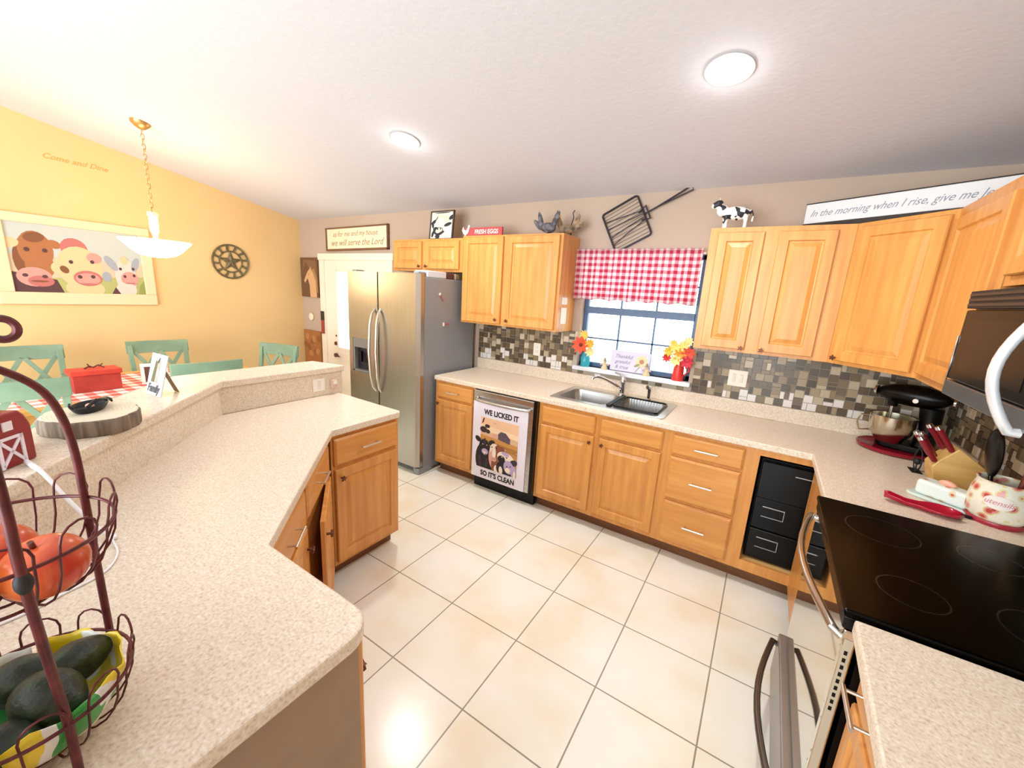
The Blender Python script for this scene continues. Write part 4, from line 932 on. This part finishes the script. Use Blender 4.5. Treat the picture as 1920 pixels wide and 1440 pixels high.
t = thing('mixing_bowl', 'polished steel mixing bowl with handle on the stand mixer', 'bowl', (3.075, -.225, ZC+.052))
g = G(); g.lathe([(0, .0), (.06, 0), (.064, .012), (.09, .05), (.098, .10), (.100, .145), (.104, .148), (.097, .145), (.094, .10), (.085, .05), (0, .008)], n=40); g.obj('bowl', mat('bowl_steel', 'c9c2b0', .18, 1), t)
g = G(); g.tube([(-.098, -.01, .13), (-.14, -.014, .13), (-.152, -.015, .085), (-.135, -.014, .04), (-.088, -.01, .05)], .005, 8); g.obj('handle', mat('bowl_steel', 'c9c2b0', .18, 1), t)
t = thing('knife_block', 'pale wooden knife block holding red-handled knives on the right counter', 'knife block', (3.20, -.70, ZC))
g = G(); g.prism([(-.045, 0), (.075, 0), (.093, .105), (.084, .125), (-.006, .190), (-.055, .128), (-.075, .092), (-.062, .03)], -.055, .055, 'xz'); g.obj('block', noisy('pale_block_wood', [(.3, 'c39a55'), (.7, 'd8b06a')], (3, 14, 14), .5, 3, 1.5), t, .004)
RH = mat('red_handle', '7d1420', .25)
dk = Vector((-.56, 0, .83)).normalized()
spots = [(-.066, -.042, .112, 'lowest on the side near the range'), (-.058, .002, .124, 'lowest in the middle'), (-.063, .044, .116, 'lowest on the mixer side'), (-.022, -.042, .170, 'second row, nearer the range'), (-.030, .034, .160, 'second row, nearer the mixer')]
proto = None
for x, y, z, lb in spots:
    loc = Vector((3.20, -.70, ZC))+Vector((x, y, z))
    lab = 'red silver-capped knife in the block, '+lb
    if proto is None:
        proto = thing('knife', lab, 'knife', loc, 0, 'red-handled knives in the block')
        g = G(); g.tube([dk*.003, dk*.03, dk*.07, dk*.11], [.010, .012, .011, .0135], 10); g.obj('handle', RH, proto)
        g = G(); g.tube([dk*.11, dk*.124], [.014, .0115], 10); g.obj('end_cap', CHROME, proto)
        g = G(); g.tube([dk*-.05, dk*.004], .004, 8); g.obj('blade', STEEL, proto)
    else: dup(proto, loc, 0, lab)
t = thing('wooden_paddle', 'brown wooden utensil handle sticking up behind the knife block', 'utensil', (3.285, -.70, ZC), (math.radians(8), 0, 0))
g = G(); g.tube([(0, 0, 0), (0, 0, .20), (.0, -.012, .25)], [.02, .012, .010], 10); g.obj('handle', noisy('tan_handle', [(.3, '8a6a48'), (.7, 'a58460')], (14, 14, 2), .5, 3, 1.5), t)
t = thing('wire_trivet', 'small round black wire trivet standing left of the knife block', 'trivet', (3.13, -.555, ZC))
g = G(); g.tube([(.0, .055*math.cos(2*PI*i/24), .058+.055*math.sin(2*PI*i/24)) for i in range(24)], .003, 6, True); g.obj('ring', BLACKM, t)
g = G(); g.ell((0, 0, .05), (.016, .016, .016), 12, 8); g.tube([(0, 0, .04), (0, 0, .0)], .003, 6); g.box(-.02, -.04, 0, .02, .04, .003); g.obj('stand', BLACKM, t)
def floral(nm, base, cols, sc):
    m = mat(nm, base, .3); nt, N, L, b = nodes(m); mp = objco(nt, (sc,)*3); v = N.new('ShaderNodeTexVoronoi'); v.inputs['Scale'].default_value = 1; v.inputs['Randomness'].default_value = .9
    L.new(mp.outputs[0], v.inputs['Vector']); r = ramp(nt, [(0, cols[0]), (.22, cols[1]), (.36, cols[2] if len(cols) > 2 else base), (.46, base)], 'CONSTANT'); L.new(v.outputs['Distance'], r.inputs[0]); L.new(r.outputs[0], b.inputs['Base Color']); return m
FL = floral('floral_china', 'e8e4d2', ('b8473f', 'd98f86', 'dcd39a'), 27)
FL2 = floral('floral_mint_china', 'dfe9e4', ('cf6a55', 'd9c9a8'), 30)
t = thing('butter_dish', 'white floral butter dish with pink knob lid on the right counter', 'butter dish', (3.128, -.950, ZC), math.radians(-38))
g = G(); g.prism(rrect(-.105, -.055, .105, .055, .03), .0, .012); g.obj('dish', mat('mint_china', 'd5e4e0', .25), t, .004)
g = G(); g.prism(rrect(-.082, -.038, .082, .038, .015), .012, .075); g.obj('lid', FL2, t, .012)
g = G(); g.ell((0, 0, .082), (.028, .014, .014), 14, 8); g.obj('knob', mat('peach_knob', 'e0a58a', .3), t)
t = thing('utensil_crock', 'white floral utensil crock with red foot at the right frame edge', 'crock', (3.245, -1.035, ZC))
g = G(); g.lathe([(0, .0), (.075, 0), (.080, .012), (.078, .018), (0, .018)], n=40); g.obj('foot', mat('crock_red', 'a3263a', .3), t)
g = G(); g.lathe([(.070, .018), (.082, .035), (.085, .08), (.080, .125), (.072, .155), (.076, .165), (.070, .165), (.068, .155), (.074, .12), (.074, .03), (0, .025)], n=40); cr = g.obj('crock_body', FL, t)
rot = math.atan2(-3.206+1.02, 2.411-3.232)+PI/2
g = G()
for i in range(14):
    pass
for rw in range(7):
    for cc in range(9): pass
n = 28; ring = []
cv = g.bm.verts.new((0, 0, 0)); ring = [g.bm.verts.new((.040*math.cos(2*PI*i/n), 0, .026*math.sin(2*PI*i/n))) for i in range(n)]
for i in range(n): g._face([cv, ring[i], ring[(i+1) % n]])
bmesh.ops.subdivide_edges(g.bm, edges=g.bm.edges[:], cuts=2, use_grid_fill=True)
for v in g.bm.verts:
    a = v.co.x/.0855; v.co = Vector((.0862*math.sin(a), -.0862*math.cos(a)+.0, v.co.z))
op = g.obj('name_oval', mat('oval_white', 'f0e6e0', .35), t, loc=(0, 0, .098), rot=(0, 0, rot))
tx = text('lettering', 'utensils', .026, mat('crock_pink_ink', 'd08a8a', .5), t, (0, 0, .098), (0, 0, rot), .3, .0003)
for v in tx.data.vertices:
    a = v.co.x/.0868; v.co = Vector(((.0868+v.co.z)*math.sin(a), -(.0868+v.co.z)*math.cos(a), v.co.y))
UZ = ZC+.03
t = thing('black_ladle', 'large round black utensil head standing in the floral crock', 'utensil', (3.225, -1.02, UZ), (math.radians(-14), math.radians(-2), 0))
g = G(); g.tube([(0, 0, 0), (0, 0, .16)], .007, 8); g.obj('handle', BLACK, t)
g = G(); g.ell((0, .0, .225), (.016, .062, .095), 20, 14); g.obj('head', BLACK, t)
t = thing('wooden_spoon', 'reddish wooden spoon leaning in the floral crock', 'utensil', (3.27, -1.045, UZ), (math.radians(-3), math.radians(6), 0))
WD = noisy('red_wood', [(.3, '6d2c1f'), (.7, '843a28')], (20, 20, 3), .5, 3, 1.5)
g = G(); g.tube([(0, 0, 0), (0, 0, .18)], [.006, .009], 10); g.obj('handle', WD, t)
g = G(); g.ell((0, 0, .215), (.010, .026, .04), 14, 10); g.obj('head', WD, t)
t = thing('wooden_spatula', 'light wooden spatula at the back of the floral crock', 'utensil', (3.275, -1.075, UZ), (math.radians(8), math.radians(6), 0))
g = G(); g.tube([(0, 0, 0), (0, 0, .15)], .007, 10); g.obj('handle', OAKIN, t)
g = G(); g.prism([(-.02, .145), (.02, .145), (.032, .22), (-.028, .235)], -.003, .003, 'yz'); g.obj('head', OAKIN, t, .002)
t = thing('spoon_rest', 'shiny red spoon rest lying by the back edge of the range', 'spoon rest', (3.035, -1.095, ZC), math.radians(-6))
g = G(); n = 22
prof = [(-.115, .015), (-.10, .021), (-.05, .019), (-.01, .024), (.015, .042), (.05, .05), (.085, .042), (.106, .014)]
for k, (x, hw) in enumerate(prof): pass
rows = []
for x, hw in prof: rows.append([g.bm.verts.new((x, hw*math.sin(PI*(j/8-.5)), .004+.020*abs(math.sin(PI*(j/8-.5)))**2+(.012 if x < -.06 else 0))) for j in range(9)])
for a, b_ in zip(rows, rows[1:]):
    for j in range(8): g._face([a[j], a[j+1], b_[j+1], b_[j]], True)
o = g.obj('rest', mat('red_glaze', 'b01a34', .15), t); s_ = o.modifiers.new('thick', 'SOLIDIFY'); s_.thickness = .005; s_.offset = 1
t = thing('black_skewer', 'long thin black skewer lying behind the red spoon rest', 'utensil', (2.975, -1.003, ZC+.003), math.radians(-20))
g = G(); g.tube([(0, 0, 0), (.13, 0, 0)], .0025, 6); g.obj('shaft', BLACKM, t)
g = G(); g.tube([(.13, 0, 0.003), (.215, 0, .003)], .006, 8); g.obj('handle', BLACKM, t)
# ------------------------------------------------------------------ dining corner
def table():
    t = thing('dining_table', 'pine dining table under a red checked cloth in the golden dining corner', 'table', (-1.95, -2.2, 0))
    PINE = noisy('orange_pine', [(.3, 'd99a48'), (.7, 'e6b062')], (2, 14, 14), .4, 4, 2.0)
    g = G(); g.box(-.52, -1.0, .715, .52, 1.0, .75); g.obj('tabletop', PINE, t, .006)
    g = G(); g.box(-.46, -.94, .62, .46, -.92, .715); g.box(-.46, .92, .62, .46, .94, .715); g.box(-.46, -.94, .62, -.44, .94, .715); g.box(.44, -.94, .62, .46, .94, .715); g.obj('apron', PINE, t)
    for x in (-.42, .42):
        for y in (-.9, .9): g = G(); g.tube([(x, y, 0), (x, y, .3), (x, y, .715)], [.028, .036, .04], 12); g.obj('leg', PINE, t)
table()
g = G(); g.box(-2.36, -3.1, .7505, -1.50, -1.32, .7535); o = tag(g.obj('tablecloth', gingham('red_plaid_cloth', ('f2a9a0', 'e0564e'), .11, (0, 1), stripes=True)), 'red and white checked cloth lying on the dining table', 'tablecloth')
def chair():
    t = thing('dining_chair', 'x', 'chair', (0, 0, 0))
    g = G(); g.prism(rrect(-.22, -.22, .22, .21, .04), .43, .47); g.obj('seat', TEALM, t, .008)
    for x in (-.19, .19):
        g = G(); g.bar((x, -.185, 0), (x, -.185, .43), .038, .038); g.obj('leg', TEALM, t, .003)
    for s in (-1, 1):
        g = G(); pts = [(s*.20, .25, 0), (s*.20, .205, .25), (s*.20, .20, .46), (s*.205, .23, .75), (s*.21, .265, .965)]
        for a, b in zip(pts, pts[1:]): g.bar(a, b, .036, .03, (0, 1, 0))
        g.obj('leg', TEALM, t, .003)
    g = G(); n = 10; rows = []
    for i in range(n+1):
        u = -1+2*i/n; x = u*.235; y = .285-.035*u*u*-1-.03; 
        y = .292-.03*(u*u)
        rows.append([g.bm.verts.new(p) for p in ((x, y-.014, .885), (x, y+.014, .885), (x, y+.02, 1.0), (x, y-.008, 1.0))])
    for a, b in zip(rows, rows[1:]):
        for j in range(4): g._face([a[j], a[(j+1) % 4], b[(j+1) % 4], b[j]])
    g._face(rows[0]); g._face(rows[-1][::-1]); g.obj('top_rail', TEALM, t, .004)
    g = G(); g.bar((-.195, .215, .60), (.195, .215, .60), .022, .05); g.obj('lower_rail', TEALM, t, .003)
    for a, b in (((-.185, .215, .61), (-.01, .27, .90)), ((.0, .225, .61), (-.18, .265, .90)), ((.0, .225, .61), (.18, .265, .90)), ((.185, .215, .61), (.01, .27, .90))):
        g = G(); g.bar(a, b, .032, .014, (0, 1, 0)); g.obj('back_slat', TEALM, t, .002)
    for y in (-.12,): g = G(); g.bar((-.19, y, .18), (.19, y, .18), .02, .025); g.obj('stretcher', TEALM, t, .003)
    return t
c0 = chair(); GC = 'green dining chairs around the table'
# local +y is the chair back
def place(o, bx, by, rot, label, off_=.285):
    d = Vector((-math.sin(rot), math.cos(rot))); o.location = (bx-d.x*off_, by-d.y*off_, 0); o.rotation_euler = (0, 0, rot); o['label'] = label; o['group'] = GC
place(c0, -2.71, -2.61, PI/2-.05, 'green cross-back chair by the golden wall, below the left part of the farm picture')
for bx, by, rot, lb in ((-2.64, -1.75, PI/2-.1, 'green cross-back chair by the golden wall, just left of the star plaque'), (-1.84, -.985, .32, 'green cross-back chair at the far table end, next to the brown prints'),
                        (-1.20, -1.87, -PI/2-.08, 'green chair on the near table side, its top rail behind the white photo frame'), (-1.15, -2.86, -PI/2-.14, 'green chair on the near table side, seen through the fruit stand frame')):
    place(dup(c0), bx, by, rot, lb)
t = thing('red_box', 'red lidded wooden box with twisted wire handle on the dining table', 'box', (-1.81, -2.38, .754), PI/2+.0)
RB = noisy('red_box_paint', [(.3, 'a32f27'), (.7, 'bb3f33')], (10, 10, 10), .6, 3, 1.0)
g = G(); g.box(-.13, -.05, 0, .13, .10, .125); g.obj('box_body', RB, t, .003)
g = G(); g.box(-.14, -.06, .1255, .14, .11, .162); g.obj('lid', noisy('red_lid_paint', [(.3, 'c43c2b'), (.7, 'd64a35')], (10, 10, 10), .6, 3, 1.0), t, .004)
g = G(); g.tube([(-.05, .02, .165), (-.02, .025, .182), (.0, .02, .172), (.03, .03, .186), (.06, .02, .165)], .006, 6); g.tube([(-.015, .03, .17), (-.03, .02, .2)], .004, 6); g.tube([(.03, .03, .175), (.055, .03, .195)], .004, 6); g.obj('handle', BRONZE, t)
t = thing('white_photo_block', 'white-bordered brown picture block standing on the dining table', 'picture frame', (-1.78, -2.04, .754), math.radians(72))
g = G(); g.box(-.085, -.012, 0, .085, .012, .02); g.box(-.085, -.012, .145, .085, .012, .17); g.box(-.085, -.012, .02, -.06, .012, .145); g.box(.06, -.012, .02, .085, .012, .145); g.obj('frame', PALE, t, .004)
g = G(); g.box(-.06, -.006, .02, .06, .004, .145); g.obj('picture', mat('dark_brown_print', '5a3a35', .6), t)
# ------------------------------------------------------------------ on the bar
BZ = 1.102
t = thing('photo_frame', 'white easel photo frame with dark lettering on the bar top', 'picture frame', (.10, -2.575, BZ), (0, 0, math.radians(4)))
LF = Vector((0, math.sin(.25), math.cos(.25)))
fr = thing('x', 'x', 'x'); bpy.data.objects.remove(fr)
MF = Matrix.Rotation(-.25, 4, 'X')
g = G(); w, h = .07, .19
g.box(-w, -.008, 0, w, 0, h); g.move(MF); g.obj('frame', mat('frame_white', 'e2e6ea', .5), t, .003)
g = G(); g.mi = 0; g.ink([(-.038, .06), (.022, .06), (.030, .165), (-.018, .165)], 0, -.0085); g.ink([(-.038, .06), (-.005, .06), (.0, .150), (-.02, .162)], 1, -.0085); g.ink([(.002, .09), (.02, .09), (.022, .12), (.006, .125)], 2, -.0085); g.ink([(-.005, .15), (.012, .15), (.02, .178), (.008, .17)], 3, -.0085); g.move(MF)
g.obj('photograph', [mat('photo_grey', '9d988c', .5), mat('photo_olive', '5d5a44', .5), mat('photo_lilac', 'b3a9cf', .5), mat('photo_dark', '35383c', .5)], t)
tx = text('lettering', 'Family', .05, mat('frame_ink', '4a4c55', .6), t, (0, 0, 0), (0, 0, 0), .2, .0004, .85, bold=.002)
for v in tx.data.vertices: v.co = MF @ Vector((v.co.x, -.0092-v.co.z, v.co.y+.032))
g = G(); g.box(-.02, .0, .002, .02, .004, .15); g.move(Matrix.Translation((0, .03+.055, 0)) @ Matrix.Rotation(.36, 4, 'X')); g.obj('easel_leg', mat('easel_brown', '8d7458', .6), t)
# wood slice
t = thing('wood_slice', 'round bark-edged wood slice on the bar top', 'wood slice', (.452, -2.846, BZ))
g = G(); n = 60; random.seed(11); rr = [.137*(1+.03*math.sin(3*2*PI*i/n+1)+.02*math.sin(7*2*PI*i/n)+random.uniform(-.02, .02)) for i in range(n)]
def ringv(k, z): return [g.bm.verts.new((rr[i]*k*math.cos(2*PI*i/n)*1.0, rr[i]*k*math.sin(2*PI*i/n)*.93, z)) for i in range(n)]
L0, L1, L2, L3 = ringv(.97, 0), ringv(1.0, .006), ringv(1.0, .05), ringv(.965, .056)
for a, b in ((L0, L1), (L1, L2), (L2, L3)):
    for i in range(n): g._face([a[i], a[(i+1) % n], b[(i+1) % n], b[i]], True)
g._face(L0[::-1]); ob = g.obj('bark_rim', noisy('grey_bark', [(.3, '5c4f44'), (.45, '8f8070'), (.6, '6b5d50'), (.75, 'b3a593')], (26, 26, 3), .9, 5, 1.0, .6), t)
g = G(); L3 = ringv(.968, .0555); L4 = ringv(.93, .057); c_ = g.bm.verts.new((0, 0, .057))
for i in range(n): g._face([L3[i], L3[(i+1) % n], L4[(i+1) % n], L4[i]]); g._face([L4[i], L4[(i+1) % n], c_])
m = mat('cut_wood_face', 'd8ccb4', .6); nt, N, L, b = nodes(m); mp = objco(nt, (1, 1.05, 0)); wv = N.new('ShaderNodeTexWave'); wv.wave_type = 'RINGS'; wv.rings_direction = 'Z'; wv.inputs['Scale'].default_value = 28; wv.inputs['Distortion'].default_value = 3; L.new(mp.outputs[0], wv.inputs['Vector'])
r = ramp(nt, [(.2, 'd8ccb2'), (.8, 'e6dcc6')]); L.new(wv.outputs['Fac'], r.inputs[0]); L.new(r.outputs[0], b.inputs['Base Color']); g.obj('cut_face', m, t)
t = thing('iron_dish', 'black cast-iron pig-shaped dish resting on the wood slice', 'dish', (.434, -2.846, BZ+.057), math.radians(140))
IR = mat('cast_iron', '1d2024', .45, .3)
g = G(); g.lathe([(0, .004), (.05, .0), (.062, .012), (.074, .034), (.069, .036), (.056, .014), (0, .009)], n=28, sx=1.35, sy=.8); g.obj('dish', IR, t); t.scale = (.72, .72, .72)
g = G(); g.tube([(.09, 0, .03), (.125, .0, .03), (.145, -.006, .02), (.15, -.01, .005)], [.014, .011, .008, .004], 8); g.obj('handle', IR, t)
g = G(); g.tube([(-.07, -.03, .036), (-.03, -.045, .062), (.04, -.04, .05), (.08, -.02, .036)], .007, 8); g.tube([(-.09, .01, .03), (-.105, .018, .05), (-.095, .02, .06)], .005, 6); g.obj('rim_ornament', IR, t)
g = G(); g.ell((0, 0, .022), (.018, .012, .009), 14, 8); g.move(Matrix.Translation((.434, -2.846, BZ+.052))); tag(g.obj('peach_trinket', mat('peach_piece', 'e6b09a', .5)), 'small peach-coloured piece lying in the black iron dish', 'trinket')
# barn canister
t = thing('barn_canister', 'red barn-shaped canister with white cross door at the left edge of the bar', 'canister', (.675, -3.103, BZ), math.radians(134))
BRD = mat('barn_red', '8f1f22', .35)
bw, bd = .068, .06
g = G(); g.prism([(-bw, 0), (bw, 0), (bw, .105), (bw*.82, .135), (bw*.62, .152), (-bw*.62, .152), (-bw*.82, .135), (-bw, .105)], -bd, bd, 'xz'); g.obj('barn_body', BRD, t, .006)
g = G(); g.lathe([(.04, .152), (.042, .160), (.038, .162), (.034, .156), (0, .150)], n=24); g.obj('rim', mat('barn_rim', '2b1b1c', .3), t)
WB = mat('barn_white', 'efeaf4', .4)
g = G(); y = -bd-.003
g.box(-.036, y, .004, -.027, -bd, .088); g.box(.027, y, .004, .036, -bd, .088); g.box(-.036, y, .08, .036, -bd, .088); g.bar((-.03, y+.0015, .01), (.03, y+.0015, .082), .008, .003, (0, 1, 0)); g.bar((.03, y+.0015, .01), (-.03, y+.0015, .082), .008, .003, (0, 1, 0)); g.obj('barn_door', WB, t)
g = G(); g.box(-.013, y, .105, .013, -bd, .13); g.obj('loft_window', WB, t)
t = thing('red_mug', 'dark red mug tucked behind the barn canister on the bar', 'mug', (.56, -3.04, BZ))
g = G(); g.lathe([(0, 0), (.03, 0), (.036, .01), (.036, .075), (.032, .076), (.032, .01), (0, .006)], n=28); g.obj('mug_body', mat('mug_red', '6d1b1d', .25), t)
g = G(); g.tube([(.03, 0, .06), (.055, 0, .055), (.055, 0, .03), (.032, 0, .02)], .005, 8); g.obj('handle', mat('mug_red', '6d1b1d', .25), t)
# charging cable
t = thing('charging_cable', 'white charging cable running from the bar over the riser to the counter', 'cable')
CW = mat('cable_white', 'f3f2f6', .35)
g = G(); g.tube([(.715, -3.04, 1.110), (.77, -3.035, 1.110), (.815, -3.03, 1.109)], [.006, .007, .006], 10); g.obj('plug', CW, t)
g = G(); g.tube([(.815, -3.03, 1.109), (.838, -3.022, 1.09), (.865, -3.006, 1.045), (.90, -2.983, .99), (.935, -2.958, .935), (.955, -2.945, .919)], .0052, 10); g.tube(smooth([(.955, -2.945, .919), (1.05, -2.955, .9175), (1.11, -2.985, .9175), (1.135, -3.02, .9175), (1.148, -3.07, .9175), (1.165, -3.125, .9175), (1.17, -3.2, .9175)], 4), .0026, 8); g.obj('cord', CW, t)
g = G(); g.box(.945, -2.955, .915, .972, -2.935, .925); g.obj('cable_clip', CW, t, .003)

# ------------------------------------------------------------------ fruit stand
AX, AY = 1.552, -3.17
t = thing('fruit_stand', 'two-tier bronze wire fruit stand on the near left of the peninsula', 'fruit stand', (AX, AY, .914))
ZL, ZU, RL, RU = .10, .36, .118, .126
def basket(zr, R, rb, depth, nm):
    g = G(); g.tube([(R*math.cos(2*PI*i/48), R*math.sin(2*PI*i/48), zr) for i in range(48)], .0028, 8, True)
    b = g.obj(nm, WIRE, t)
    g = G(); g.tube([(rb*math.cos(2*PI*i/32), rb*math.sin(2*PI*i/32), zr-depth) for i in range(32)], .0024, 6, True)
    g.tube([(rb*.5*math.cos(2*PI*i/24), rb*.5*math.sin(2*PI*i/24), zr-depth) for i in range(24)], .002, 6, True)
    for i in range(4): a = PI*i/4+.3; g.tube([(rb*math.cos(a), rb*math.sin(a), zr-depth), (-rb*math.cos(a), -rb*math.sin(a), zr-depth)], .002, 6)
    g.obj('bottom_grid', WIRE, b)
    n = 11
    for i in range(n):
        a0 = 2*PI*i/n; da = 2*PI/n*.33; pts = []
        def P3(a, q):  # q 0 bottom .. 1 rim .. beyond
            rr_ = rb+(R-rb)*math.sin(min(1, q)*PI/2)+(.004 if q > 1 else 0); return (rr_*math.cos(a), rr_*math.sin(a), zr-depth*math.cos(min(1, q)*PI/2)+max(0, q-1)*.05)
        for q in (0, .2, .4, .6, .8, 1, 1.35): pts.append(P3(a0-da, q))
        for k in range(1, 6): an = PI*k/6; pts.append(P3(a0-da*math.cos(an), 1.35+.45*math.sin(an)))
        for q in (1.35, 1, .8, .6, .4, .2, 0): pts.append(P3(a0+da, q))
        g = G(); g.tube(pts, .0017, 6); g.obj('wire_loop', WIRE, b)
    return b
basket(ZL, RL, .06, .085, 'basket'); basket(ZU, RU, .06, .09, 'basket')
# three legs bending together under a curled top
for (lx, ly), (ux, uy) in (((-.059, .106), (-.059, .106)), ((.111, .023), (.134, .012)), ((-.065, -.110), (-.065, -.118))):
    g = G(); pts = [(lx, ly, 0), (lx, ly, ZL), ((lx+ux)/2, (ly+uy)/2, .22), (ux, uy, ZU), (ux*.99, uy*.99, .44), (ux*.93, uy*.93, .50), (ux*.78, uy*.78, .55), (ux*.5, uy*.5, .585), (ux*.2, uy*.2, .605), (0, 0, .61)]
    g.tube(smooth(pts, 4), .0055, 10); g.obj('pole', WIRE, t)
g = G(); g.tube([(0, 0, .608), (-.01, .008, .622), (-.035, .03, .63), (-.052, .046, .634)], .005, 8); g.obj('top_stem', WIRE, t)
g = G(); g.tube([(-.064+.004*math.sin(2*PI*i/24), .058+.014*math.sin(2*PI*i/24), .6435+.015*math.cos(2*PI*i/24)) for i in range(24)], .0055, 8, True); g.obj('ring_handle', WIRE, t)
g = G(); g.ell((.134, .012, ZU-.01), (.009, .009, .016), 12, 8); g.obj('pole_joint', BLACKM, t)
# fruit
RED = noisy('red_orange_skin', [(.35, 'c23a2c'), (.55, 'dd6a3a'), (.75, 'e2843f')], (10, 10, 10), .25, 3, 1.0)
def fruit(nm, lb, cat, loc, rad, m, group=None, rot=(0, 0, 0), stem=None, pear=0):
    t = thing(nm, lb, cat, loc, rot, group)
    g = G(); g.ell((0, 0, 0), rad, 26, 18)
    for v in g.bm.verts:
        if pear: k = 1-pear*max(0, v.co.x/rad[0]); v.co.y *= k; v.co.z *= k
        else: d = math.hypot(v.co.x, v.co.y)/rad[0]; v.co.z -= math.copysign(rad[2]*.18*math.exp(-(d*3.5)**2), v.co.z) if d < .9 else 0
    g.obj('flesh', m, t)
    if stem: g = G(); g.tube([(0, 0, rad[2]*.78), (.004, 0, rad[2]*1.12)], .0035, 6); g.obj('stem', BRONZE, t)
    elif pear: g = G(); g.ell((rad[0]*.99, 0, 0), (.004, .004, .004), 8, 6); g.obj('stem_end', BRONZE, t)
    return t
UB = .914+ZU-.09
GF = 'red fruit in the upper basket'
fruit('red_tomato', 'largest red-orange tomato in the upper basket of the fruit stand', 'tomato', (AX+.045, AY+.040, UB+.047), (.047, .047, .043), RED, GF, (.2, .1, 0), 1)
fruit('red_tomato', 'red tomato at the left frame edge in the upper fruit basket', 'tomato', (AX+.036, AY-.052, UB+.047), (.047, .047, .044), RED, GF, (.1, -.2, 0), 1)
fruit('red_tomato', 'red tomato behind the dark pole joint in the upper fruit basket', 'tomato', (AX-.050, AY+.005, UB+.045), (.046, .046, .042), RED, GF, (-.1, .2, 0), 1)
AVO = noisy('avocado_skin', [(.35, '12190f'), (.6, '25331f'), (.8, '3d5038')], (45, 45, 45), .45, 3, 1.0, .5)
LBZ = .914+ZL-.085; GA = 'avocados in the lower basket'
fruit('avocado', 'avocado at the back right of the lower basket, lying lengthwise', 'avocado', (AX-.028, AY+.058, LBZ+.075), (.052, .034, .034), AVO, GA, (0, .1, 2.0), None, .25)
fruit('avocado', 'dark avocado at the back left of the lower basket', 'avocado', (AX-.045, AY-.002, LBZ+.078), (.050, .036, .036), AVO, GA, (0, 0, -2.0), None, .22)
fruit('avocado', 'big green avocado at the front centre of the lower basket', 'avocado', (AX+.030, AY+.018, LBZ+.078), (.050, .038, .038), AVO, GA, (.2, .25, .5), None, .18)
fruit('avocado', 'avocado at the very front of the lower basket by the near pole', 'avocado', (AX+.062, AY-.032, LBZ+.058), (.046, .034, .034), AVO, GA, (.2, .0, -.7), None, .2)
def bag(nm, lb, a0, a1, r1, z1, cols, seed):
    m = mat(nm+'_print', cols[0], .3); nt, N, L, b = nodes(m); mp = objco(nt, (16, 16, 16), loc=(seed, seed*.7, 0)); n = N.new('ShaderNodeTexNoise'); n.inputs['Scale'].default_value = 1.0; n.inputs['Detail'].default_value = .4; L.new(mp.outputs[0], n.inputs['Vector'])
    r = ramp(nt, list(zip((0, .44, .54, .64), cols)), 'CONSTANT'); L.new(n.outputs['Fac'], r.inputs[0]); L.new(r.outputs[0], b.inputs['Base Color'])
    g = G(); nu, nv = 26, 10; rows = []; random.seed(int(seed*10))
    for i in range(nu+1):
        a = a0+(a1-a0)*i/nu; row = []
        for k in range(nv+1):
            q = k/nv; rr_ = (.055+(r1-.055)*math.sin(q*PI/2))-.004+.004*math.sin(9*a+5*q)*q; z = LBZ+.006+(z1-.004*math.sin(13*a))*(1-math.cos(q*PI/2))
            row.append(g.bm.verts.new((AX+rr_*math.cos(a), AY+rr_*math.sin(a), z)))
        rows.append(row)
    cc = [g.bm.verts.new((AX, AY, LBZ+.006))]
    for a_, b_ in zip(rows, rows[1:]):
        for k in range(nv): g._face([a_[k], a_[k+1], b_[k+1], b_[k]], True)
        g._face([cc[0], a_[0], b_[0]], True)
    o = g.obj(nm, m); s_ = o.modifiers.new('thick', 'SOLIDIFY'); s_.thickness = .0012; return tag(o, lb, 'bag')
bag('produce_bag', 'yellow and white plastic produce bag lining the right of the lower basket', -.35, 2.9, .112, .088, ('f2d21c', 'f4d93a', 'f3f3ee', '3fa04a'), 2.3)
bag('lime_bag', 'white and green plastic bag on the left of the lower basket', 2.95, 5.85, .110, .085, ('2d8a3f', 'e6efe4', 'f5f5f2', 'f0d42a'), 5.1)
